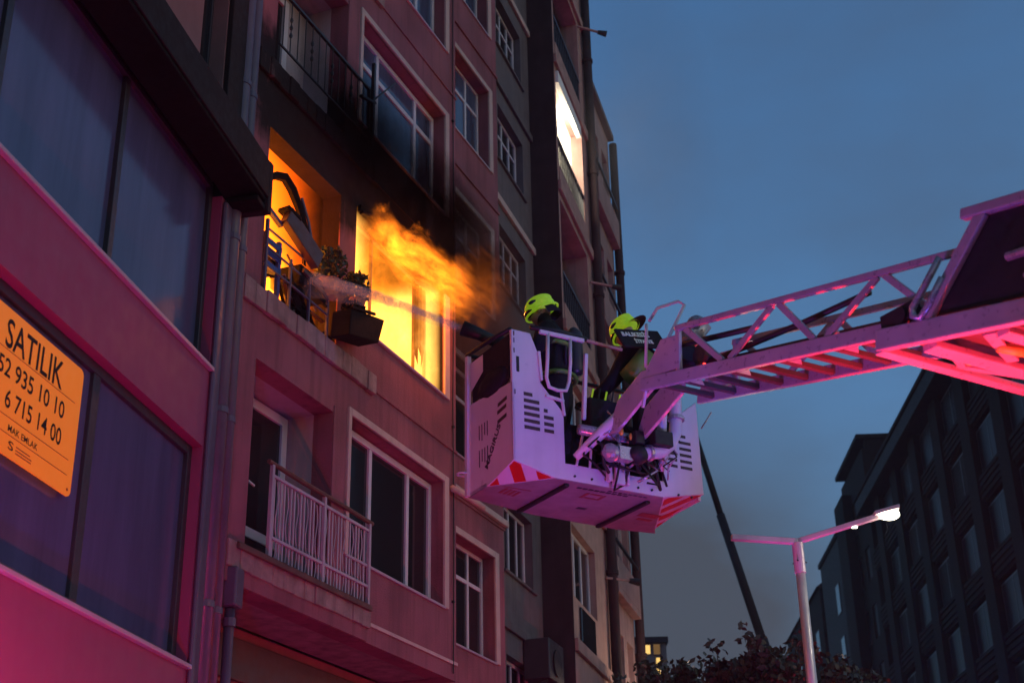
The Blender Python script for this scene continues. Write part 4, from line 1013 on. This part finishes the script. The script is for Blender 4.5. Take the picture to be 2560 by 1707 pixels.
build('support_foot', MB().box(1.0, 1.10, -.10, -.02, -.09, .14).box(.93, .97, -.09, -.03, -.07, .10).box(1.13, 1.16, -.09, -.03, -.08, .10), m_basket, RC, bev=.01)
for k, cc in enumerate(((.95, .33), (1.28, .33), (1.06, .30))): build('amber_lamp', MB().ball((cc[0], -.28, cc[1]), .025, .025, .04, 8, 5), m_yellowbox, RC)
rk = random.Random(21); cbm = MB()
for k in range(22):
    x = rk.uniform(.70, 1.55); y = rk.uniform(-.26, -.04); z = rk.uniform(.05, .5)
    cbm.tube([(x, y, z), (x+rk.uniform(-.12, .12), y-rk.uniform(.02, .12), z-rk.uniform(-.04, .16)), (x+rk.uniform(-.22, .22), y, z-rk.uniform(.05, .3)), (x+rk.uniform(-.3, .3), y+.05, max(-.05, z-rk.uniform(.1, .35)))], rk.choice((.008, .011, .016)), 6)
build('cable_bundle', cbm, m_black, RC, smooth=True)
cbm = MB()
for k in range(12):
    x = rk.uniform(.78, 1.5); y = rk.uniform(-.30, -.10); z = rk.uniform(.1, .55)
    cbm.tube([(x, y, z), (x+rk.uniform(-.1, .1), y-.06, z-.1), (x+rk.uniform(-.15, .15), y, z-.22)], rk.choice((.008, .012)), 6)
build('hydraulic_hose', cbm, m_hydr, RC, smooth=True)
build('whip_cable', MB().tube([(2.08, .0, .66), (2.13, -.02, .74), (2.20, -.02, .84)], .008, 5), m_hydr, RC)
build('equipment_locker', MB().box(.62, 1.12, .38, .76, .0, .62).box(1.2, 1.75, .42, .78, .0, .74), m_coat, RC, bev=.02)
build('control_console', MB().box(.88, 1.28, .10, .26, .48, .80), m_coat, RC, bev=.02)
for k in range(5): build('lever', MB().tube([(.92+.075*k, .12, .80), (.93+.075*k, .10, .88+.02*(k % 2))], .009, 6), m_black if k % 2 else m_lime, RC)
build('hose_reel', MB().tube([(1.32+.09*math.cos(a), .06, .60+.10*math.sin(a)) for a in [i*.45 for i in range(30)]], .018, 6), m_black, RC, smooth=True)
WM = root('water_monitor', 'black water cannon nozzle on the front left corner of the rescue cage', 'water cannon', BO, BAZ)
build('barrel', MB().tube([(.30, .70, 1.44), (.10, .78, 1.54), (-.04, .85, 1.60)], [.05, .06, .075], 12), m_black, WM, smooth=True)
build('pivot', MB().tube([(.30, .72, 1.20), (.30, .70, 1.46)], .06, 10), m_black, WM, smooth=True)
build('elbow', MB().ball((.30, .70, 1.44), .09, .09, .08, 10, 6), m_black, WM, smooth=True)

# ================================================================== AERIAL LADDER (same local frame as the cage)
AL = root('aerial_ladder', 'pale telescopic fire ladder running in from the right, red-lit from below', 'aerial ladder', BO, BAZ)
SLP = .235
def lz(y, z0): return z0-SLP*(-1.5-y) if False else z0+SLP*(y+1.5)
def P(x, y, z0): return (x, y, z0+SLP*(y+1.5))
yA, yB = -.98, -4.6
for x in (.70, 1.30):
    build('base_rail', MB().bar(P(x, yA, .345), P(x, yB, .345), .05, .11), m_ladder, AL, bev=.008)
    build('top_rail', MB().bar(P(x, -1.50, .78), P(x, -4.58, .78), .045, .05), m_ladder, AL, bev=.008)
    for a, b in ((-1.62, -2.06), (-2.70, -2.14), (-2.76, -3.10), (-3.78, -3.22), (-3.84, -4.22), (-4.8, -4.3)):
        build('brace', MB().bar(P(x, a, .76), P(x, b, .40), .028, .052), m_ladder, AL, bev=.005)
    build('end_post', MB().bar(P(x, -1.53, .79), P(x, -1.50, .38), .035, .05), m_ladder, AL, bev=.006)
    # nose of the ladder head running down into the cage
    build('head_plate', MB().prism([(-.98, .50), (-1.5, .42), (-1.5, .72), (-1.30, .76)], lambda u, v, t: (t, u, v), x-.018, x+.018), m_ladder, AL, bev=.006)
y = -1.2
while y > -4.6:
    build('rung', MB().bar(P(.72, y, .33), P(1.28, y, .33), .045, .045), m_rung, AL, bev=.006); y -= .29
y = -1.6
while y > -4.4:
    build('gusset', MB().prism([(0, 0), (.14, 0), (0, .14)], lambda u, v, t: (.73+u, y-v, .29+SLP*(y-v+1.5)+t), 0, .01), m_ladder, AL); y -= .58
build('rung_tray', MB().bar(P(1.0, -1.6, .47), P(1.0, -4.5, .47), .34, .02), m_slot, AL)
# hoses and energy chain inside the truss
build('hose', MB().tube([P(.78, -1.45, .66), P(.80, -1.9, .66), P(.80, -2.35, .655)], .026, 8), m_black, AL, smooth=True)
build('hose', MB().tube([P(.80, -1.62, .44), P(.82, -2.2, .52), P(.84, -2.9, .62), P(.84, -3.55, .72)], .024, 8), m_black, AL, smooth=True)
build('hose', MB().tube([P(.84, -1.7, .43), P(.86, -2.6, .43), P(.86, -3.4, .44), P(.9, -4.2, .50)], .03, 8), m_black, AL, smooth=True)
build('pulley', MB().tube([P(.74, -1.72, .52), P(.80, -1.72, .52)], .085, 14), m_black, AL)
build('pulley', MB().tube([P(.74, -3.2, .44), P(.80, -3.2, .44)], .05, 12), m_hydr, AL)
# tip fittings
build('tip_lump', MB().ball((1.10, -1.28, .98), .10, .09, .10, 12, 8).tube([(1.02, -1.15, .82), (1.14, -1.32, 1.02)], [.10, .09], 10), m_hydr, AL, smooth=True)
build('tip_frame', MB().tube([(.72, -1.02, .62), (.73, -1.05, .95), (.74, -1.04, 1.02)], .014, 7).tube([(.72, -1.02, .62), (.90, -1.12, .66)], .014, 7), m_basket, AL, smooth=True)
build('tip_frame', MB().tube([(.78, -1.10, .66), (.94, -1.15, .98), (1.06, -1.18, 1.22), (1.02, -1.15, 1.26), (.86, -1.05, 1.20), (.80, -1.0, 1.08)], .014, 7), m_basket, AL, smooth=True)
build('tip_motor', MB().ball((1.02, -1.05, .76), .12, .12, .09, 12, 7).box(.86, 1.2, -1.35, -1.1, .60, .74), m_coat, AL, smooth=False)
build('tip_strut', MB().bar((.76, -1.0, .60), (.78, -.86, .32), .02, .03), m_basket, AL)
build('marker_lamp', MB().ball(P(.74, -1.78, .42), .014, .014, .014, 6, 4), m_redlens, AL)
# second, wider section
yC, yD = -3.76, -7.6
P2 = lambda x, y, z: (x, y, z+.24*(y+3.79))
for x in (.62, 2.42):
    build('base_rail', MB().bar(P2(x, yC-.02, -.285), P2(x, yD, -.285), .07, .15), m_ladder, AL, bev=.012)
    build('top_rail', MB().bar(P2(x, -4.64, .455), P2(x, yD, .455), .07, .075), m_ladder, AL, bev=.012)
    build('raked_strut', MB().bar(P2(x, -4.22, -.20), P2(x, -4.80, .44), .05, .085), m_ladder, AL, bev=.01)
    build('brace', MB().bar(P2(x, -5.5, .44), P2(x, -6.3, -.2), .05, .06), m_ladder, AL, bev=.008)
build('cross_beam', MB().bar(P2(.60, -3.79, -.355), P2(2.42, -3.70, -.345), .085, .05), m_ladder, AL, bev=.008)
build('cross_beam', MB().bar(P2(.66, -4.17, -.375), P2(2.42, -4.14, -.375), .12, .05), m_ladder, AL, bev=.008)
build('cross_beam', MB().bar(P2(.66, -4.75, -.375), P2(2.42, -4.75, -.375), .10, .05), m_ladder, AL, bev=.008)
build('diagonal_strap', MB().bar(P2(.72, -4.60, -.345), P2(1.35, -4.24, -.345), .08, .025), m_ladder, AL, bev=.006)
build('diagonal_strap', MB().bar(P2(.74, -4.2, -.34), P2(1.3, -3.86, -.34), .05, .02), m_ladder, AL, bev=.006)
build('diagonal_strap', MB().bar(P2(1.3, -3.8, -.33), P2(2.3, -4.1, -.33), .05, .02), m_ladder, AL, bev=.006)
build('deck_plate', MB().prism([(.68, -3.88), (2.38, -3.84), (2.38, -7.5), (.68, -7.5)], lambda u, v, t: (u, v, -.27+t+.24*(v+3.79)), 0, .015), m_rung, AL)
build('hydraulic_valve', MB().tube([P2(.98, -4.44, -.36), P2(1.2, -4.49, -.36)], .035, 12), m_yellowbox, AL, smooth=True)
build('valve_knob', MB().ball(P2(1.22, -4.0, -.35), .03, .03, .02, 8, 5), m_redlens, AL)
build('cable_housing', MB().prism([(-4.20, -.19), (-4.76, .43), (-7.5, .43), (-7.5, -.19)], lambda u, v, t: (t, u, v+.24*(u+3.79)), .645, 1.02), m_black, AL, bev=.01)
build('housing_detail', MB().tube([P2(.64, -4.9, .1), P2(.63, -5.3, .12)], .03, 8).tube([P2(.64, -5.0, -.05), P2(.63, -5.6, .0)], .02, 8).box(.655, .68, -5.05, -4.98, -.20, -.12), m_hydr, AL)
build('cable_loop', MB().tube([P2(.60, -4.42, .20), P2(.58, -4.28, .02), P2(.57, -4.16, -.12), P2(.57, -4.15, -.18), P2(.58, -4.20, -.20), P2(.585, -4.28, -.12), P2(.59, -4.42, .05)], .024, 8), m_hydr, AL, smooth=True)
build('guide_roller', MB().tube([P2(.60, -4.0, -.14), P2(.74, -4.0, -.14)], .06, 12).box(.62, .74, -4.12, -3.82, -.23, -.12), m_black, AL)

# ================================================================== FIREFIGHTERS
def skinbody(name, verts, edges, radii, m, parent, sub=2):
    me = bpy.data.meshes.new(name); me.from_pydata(verts, edges, [])
    o = bpy.data.objects.new(name, me); col.objects.link(o); o.parent = parent
    k = o.modifiers.new('skin', 'SKIN'); k.use_smooth_shade = True
    for i, v in enumerate(me.skin_vertices[0].data):
        v.radius = radii[i] if isinstance(radii[i], tuple) else (radii[i], radii[i]); v.use_root = (i == 0)
    s = o.modifiers.new('sub', 'SUBSURF'); s.levels = sub; s.render_levels = sub
    me.materials.append(m); return o
def firefighter(label, loc, rz, lean, hands, neckflap):
    t = bpy.data.objects.new('person', None); col.objects.link(t); t.location = loc; t.rotation_euler = (0, 0, rz); t.scale = (1.09,)*3
    tag(t, label, 'person', 'firefighters in the rescue cage')
    L = lean   # forward lean of the torso along +y, local frame: faces +y
    hip = Vector((0, 0, .92)); ch = hip+Vector((0, L*.35, .34)); sh = hip+Vector((0, L*.6, .52)); nk = sh+Vector((0, L*.12, .10)); hd = nk+Vector((0, .05+L*.12, .14))
    V = [hip, hip.lerp(ch, .5), ch, sh, nk, hd]
    rad = [(.17, .14), (.17, .14), (.19, .14), (.15, .11), .065, .085]
    E_ = [(0, 1), (1, 2), (2, 3), (3, 4), (4, 5)]
    for sgn_, hnd in ((-1, hands[0]), (1, hands[1])):
        b = len(V); s_ = sh+Vector((sgn_*.21, 0, -.03)); h_ = Vector(hnd); e_ = (s_+h_)/2+Vector((sgn_*.10, -.06, -.10))
        V += [s_, e_, h_]; rad += [.095, .072, .052]; E_ += [(3, b), (b, b+1), (b+1, b+2)]
        b = len(V); V += [Vector((sgn_*.11, 0, .80)), Vector((sgn_*.13, .05, .48)), Vector((sgn_*.13, 0, .11)), Vector((sgn_*.14, .13, .05))]
        rad += [.115, .088, .07, .06]; E_ += [(0, b), (b, b+1), (b+1, b+2), (b+2, b+3)]
    skinbody('body', [tuple(v) for v in V], E_, rad, m_coat, t)
    # head with face
    hb_ = MB().ball(tuple(hd), .078, .098, .118, 16, 12); hb_.ball((hd.x, hd.y+.098, hd.z-.01), .016, .022, .03, 8, 6)
    for q in (-1, 1): hb_.ball((hd.x+q*.08, hd.y, hd.z-.005), .012, .024, .034, 8, 6)
    hb_.ball((hd.x, hd.y+.088, hd.z-.062), .03, .012, .012, 8, 5)
    build('head', hb_, m_skin, t, smooth=True)
    for q in (-1, 1): build('eye', MB().ball((hd.x+q*.032, hd.y+.088, hd.z+.02), .012, .008, .010, 8, 5), m_black, t, smooth=True)
    hs = MB().ball((0, 0, 0), .145, .185, .150, 22, 10, z0=-.42); hs.ball((0, -.03, .075), .06, .15, .085, 14, 8)
    he = build('helmet', hs, m_lime, t, smooth=True); he.location = hd+Vector((0, -.005, .045)); he.rotation_euler = (-.25-L*.9, 0, 0); he.scale = (.76, .76, .80)
    build('brim', MB().tube([(.158*math.cos(a), .205*math.sin(a), -.058-.015*math.sin(a)) for a in [i*math.pi/11 for i in range(23)]], .013, 6), m_lime, he, smooth=True)
    for q in (-1, 1): build('vent', MB().ball((q*.125, .06, .045), .022, .055, .022, 10, 6), m_black, he, smooth=True)
    build('visor', MB().ball((0, .10, -.03), .118, .115, .055, 14, 6), m_pane, he, smooth=True)
    nf = MB()
    for i in range(9):
        a = R(190+20*i); nf.add([], [])
    ring = [(.142*math.cos(R(195+150*i/8)), .178*math.sin(R(195+150*i/8))) for i in range(9)]
    fz = neckflap
    vv = [(x, y, -.05) for x, y in ring]+[(x*1.08, y*1.12-fz[0], -.05-fz[1]) for x, y in ring]
    nf.add(vv+[(x*.96, y*.96, z) for x, y, z in vv], [(i, i+1, 10+i, 9+i) for i in range(8)]+[(18+i, 27+i, 28+i, 19+i) for i in range(8)]+[(9+i, 10+i, 28+i, 27+i) for i in range(8)])
    build('neck_flap', nf, m_coat, he, smooth=True)
    # gloves with five fingers curled round what they hold
    for sgn_, hnd in ((-1, hands[0]), (1, hands[1])):
        h = Vector(hnd); g = MB().ball((h.x, h.y+.05, h.z), .045, .058, .03, 10, 6)
        for k in range(4):
            x = h.x+(-.033+.022*k); ln = (.055, .066, .062, .05)[k]
            g.tube([(x, h.y+.08, h.z+.005), (x, h.y+.08+ln*.7, h.z), (x, h.y+.09+ln*.8, h.z-.03), (x, h.y+.07+ln*.5, h.z-.05)], [.012, .0115, .011, .009], 7)
        g.tube([(h.x-sgn_*.035, h.y+.03, h.z), (h.x-sgn_*.06, h.y+.06, h.z-.02), (h.x-sgn_*.05, h.y+.09, h.z-.04)], [.014, .013, .010], 7)
        build('glove', g, m_black, t, smooth=True)
    bk_ = hip.lerp(sh, .75)
    build('air_cylinder', MB().tube([(0, bk_.y-.20, bk_.z-.26), (0, bk_.y-.205, bk_.z-.22), (0, bk_.y-.20-.02*L, bk_.z+.14), (0, bk_.y-.19, bk_.z+.19)], [.05, .07, .07, .03], 12), m_darkframe, t, smooth=True)
    for q in (-1, 1): build('harness_strap', MB().tube([(q*.11, bk_.y-.13, bk_.z-.20), (q*.13, bk_.y-.135, bk_.z+.05), (q*.12, sh.y-.05, sh.z+.085), (q*.12, sh.y+.08, sh.z+.06)], .018, 6), m_black, t, smooth=True)
    for z, r in ((1.02, 1.0), (1.30, 1.06)):
        f_ = (z-.92)/.52; y_ = L*.6*f_
        build('reflective_band', MB().tube([(.205*r*math.cos(a), y_+.165*r*math.sin(a), z) for a in [i*math.pi/8 for i in range(17)]], .022, 6), m_reflect, t, smooth=True)
    return t, sh
def crot(rz): return R(90-BAZ)+rz
f1, _ = firefighter('firefighter in dark coat and lime helmet at the left of the cage, seen from behind', bw(.76, .42, -.055), crot(R(52)), .12, ((-.22, .34, 1.18), (.24, .30, 1.12)), (.02, .10))
f2, sh2 = firefighter('firefighter stooping behind the ladder head with BALIKESİR İTFAİYE lettered on the coat', bw(1.84, .20, -.055), crot(R(35)), .38, ((-.25, .62, .95), (.25, .60, .98)), (.10, .02))
# lettering across the shoulders of the stooping firefighter
i2 = f2.matrix_basis.inverted()
def onb(v): return i2 @ v
o_ = onb(bw(1.24, .02, 1.46)); x_ = onb(bw(1.60, .02, 1.52))-o_; y_ = onb(bw(1.23, .05, 1.52))-o_
build('hi_vis_sleeve', MB().tube([(-.27, .06, 1.30), (-.33, .16, 1.14), (-.32, .26, 1.08)], [.085, .09, .075], 10), m_reflect, f2, smooth=True)
bk = build('back_panel', MB().prism([(-.04, -.13), (.44, -.13), (.44, .10), (-.04, .10)], lambda u, v, t: tuple(frame4(o_, x_, y_) @ Vector((u, v, t))), -.03, -.004), m_coat, f2, bev=.01)
textmesh('BALIKESİR', m_letter, bk, frame4(o_, x_, y_), .072, sx=.88, bold=.0015)
textmesh('İTFAİYE', m_letter, bk, frame4(o_, x_, y_) @ Matrix.Translation((.10, -.085, 0)), .062, sx=.85, bold=.0015)

# ================================================================== FIRE ENGINE PARKED BELOW THE FRAME (its beacons light the street)
FE = root('fire_engine', 'red ladder truck parked below the view with red and blue beacons on its roof', 'fire engine', (2.7, 5.4, 0), 10.0)
build('chassis', MB().box(-3.4, 3.2, -1.15, 1.15, .55, .85), m_black, FE, bev=.02)
build('body', MB().box(-3.4, 1.3, -1.2, 1.2, .86, 1.95), m_truck, FE, bev=.04)
cabp = build('cab', MB().prism([(1.32, .86), (3.2, .86), (3.25, 1.5), (3.0, 2.42), (1.32, 2.42)], lambda u, v, t: (u, t, v), -1.2, 1.2), m_truck, FE, bev=.04)
build('windscreen', MB().prism([(3.262, 1.52), (3.27, 1.52), (3.03, 2.36), (3.022, 2.36)], lambda u, v, t: (u, t, v), -1.05, 1.05), m_pane, cabp)
for sgn_ in (-1, 1):
    dr = build('door', MB().box(1.7, 2.7, sgn_*1.202, sgn_*1.225, .95, 2.3), m_truck, FE, bev=.01)
    build('door_window', MB().box(1.8, 2.6, sgn_*1.227, sgn_*1.235, 1.6, 2.22), m_pane, dr)
    for x in (-2.4, -1.3, 2.2):
        wh = build('wheel', MB().tube([(x, sgn_*.95, .5), (x, sgn_*1.22, .5)], .5, 20), m_black, FE)
        build('rim', MB().tube([(x, sgn_*1.222, .5), (x, sgn_*1.235, .5)], .28, 14), m_basket, wh)
    build('headlight', MB().box(3.21, 3.26, sgn_*.75-.14, sgn_*.75+.14, 1.0, 1.2), m_basket, FE)
lb = build('light_bar', MB().box(2.0, 2.35, -1.0, 1.0, 2.43, 2.48), m_black, FE, bev=.01)
fem = Matrix.Translation((2.7, 5.4, 0)) @ Matrix.Rotation(R(80), 4, 'Z')
RED, BLU = (1, .035, .045), (.10, .12, 1)
def fw(x, y, z): return fem @ Vector((x, y, z))
for k, (x, y, mm) in enumerate(((2.18, .90, m_redlens), (2.18, .20, m_bluelens), (2.18, -.90, m_redlens))):
    build('beacon', MB().tube([(x, y, 2.49), (x, y, 2.60), (x, y, 2.63)], [.09, .09, .05], 14), mm, lb, smooth=True)
lamp('POINT', 'red_beacon_light', fw(2.18, -.30, 2.72), 25, RED, .06)
build('beacon', MB().tube([(2.85, -.45, 2.43), (2.85, -.45, 2.54), (2.85, -.45, 2.57)], [.09, .09, .05], 14), m_redlens, FE, smooth=True)
lamp('SPOT', 'red_beacon_flash', fw(2.85, -.45, 2.70), 2600, (1, .025, .03), .06, target=(3.0, 8.3, 5.4), angle=66, blend=.5)
lamp('POINT', 'blue_beacon_light', fw(2.18, .20, 2.72), 120, BLU, .06)
lamp('SPOT', 'blue_beacon_flash', fw(2.18, .70, 2.74), 600, BLU, .06, target=bw(.85, 0, .75), angle=27, blend=.5)
lamp('SPOT', 'red_beacon_flash', fw(2.18, .90, 2.74), 130, (1, .09, .14), .06, target=bw(1.0, 0, .1), angle=27, blend=.5)

# ================================================================== POLICE CARS BELOW THE FRAME
def police_car(label, x, y, az, er, eb, flash=0):
    t = root('police_car', label, 'police car', (x, y, 0), az, 'police cars parked below the view')
    build('body', MB().prism([(-2.2, .35), (2.2, .35), (2.25, .75), (1.2, .92), (-1.9, .95), (-2.25, .85)], lambda u, v, q: (u, q, v), -.86, .86), m_basket, t, bev=.05)
    cb = build('cabin', MB().prism([(-1.8, .955), (1.0, .93), (.45, 1.42), (-1.15, 1.45)], lambda u, v, q: (u, q, v), -.76, .76), m_basket, t, bev=.04)
    build('windscreen', MB().prism([(1.02, .96), (1.03, .96), (.50, 1.40), (.49, 1.40)], lambda u, v, q: (u, q, v), -.68, .68), m_pane, cb)
    for q in (-1, 1):
        build('side_window', MB().prism([(-1.5, .99), (.85, .98), (.40, 1.36), (-1.1, 1.38)], lambda u, v, w_: (u, w_, v), q*.762, q*.775), m_pane, cb)
        for wx in (-1.35, 1.35):
            wh = build('wheel', MB().tube([(wx, q*.68, .33), (wx, q*.88, .33)], .33, 18), m_black, t)
            build('rim', MB().tube([(wx, q*.882, .33), (wx, q*.89, .33)], .2, 12), m_hydr, wh)
        build('headlight', MB().box(2.2, 2.27, q*.6-.16, q*.6+.16, .6, .72), m_basket, t, bev=.01)
    bar = build('light_bar', MB().box(-.5, -.3, -.6, .6, 1.46, 1.50), m_black, t, bev=.01)
    build('red_lens', MB().box(-.49, -.31, -.58, -.05, 1.503, 1.60), m_redlens, bar, bev=.01)
    build('blue_lens', MB().box(-.49, -.31, .05, .58, 1.503, 1.60), m_bluelens, bar, bev=.01)
    mw_ = Matrix.Translation((x, y, 0)) @ Matrix.Rotation(R(90-az), 4, 'Z')
    lamp('POINT', 'red_bar_light', mw_ @ Vector((-.4, -.3, 1.68)), er, RED, .06)
    if flash: lamp('SPOT', 'blue_bar_flash', mw_ @ Vector((-.4, .4, 1.70)), flash, BLU, .06, target=(2.1, 9.4, 5.9), angle=44, blend=.6)
    lamp('POINT', 'blue_bar_light', mw_ @ Vector((-.4, .3, 1.68)), eb, BLU, .06)
police_car('white police car with its light bar on, at the kerb by the commercial building', -2.0, 8.7, 10, 400, 130, 520)
police_car('white police car with its light bar on, between the rescue cage and the street lamp', 3.2, 15.3, 12, 120, 45)
lamp('SPOT', 'red_bar_flash', (2.8, 15.3, 1.75), 1100, RED, .06, target=(3.5, 17.15, 4.6), angle=40, blend=.6)
lamp('SPOT', 'blue_bar_flash', (2.9, 15.3, 1.75), 750, BLU, .06, target=(3.5, 17.15, 4.6), angle=40, blend=.6)
police_car('added unseen white police car, its light bar reddening the far facades past the street lamp', 6.3, 21.5, 12, 420, 40)  # unseen car added up the street to light the far facades red

# ================================================================== HAZE (smoke-laden street air)
N = NT('street_haze'); N.m.node_tree.nodes.remove(N.out); N.out = N.n('ShaderNodeOutputMaterial')
vp_ = N.n('ShaderNodeVolumePrincipled'); vp_.inputs['Color'].default_value = (.9, .9, .92, 1); vp_.inputs['Density'].default_value = .0006; vp_.inputs['Anisotropy'].default_value = .55
N.link(vp_.outputs[0], N.out.inputs['Volume'])
tag(build('haze', MB().box(-610, 610, -310, 1510, -1.5, 31), N.m), kind='stuff')
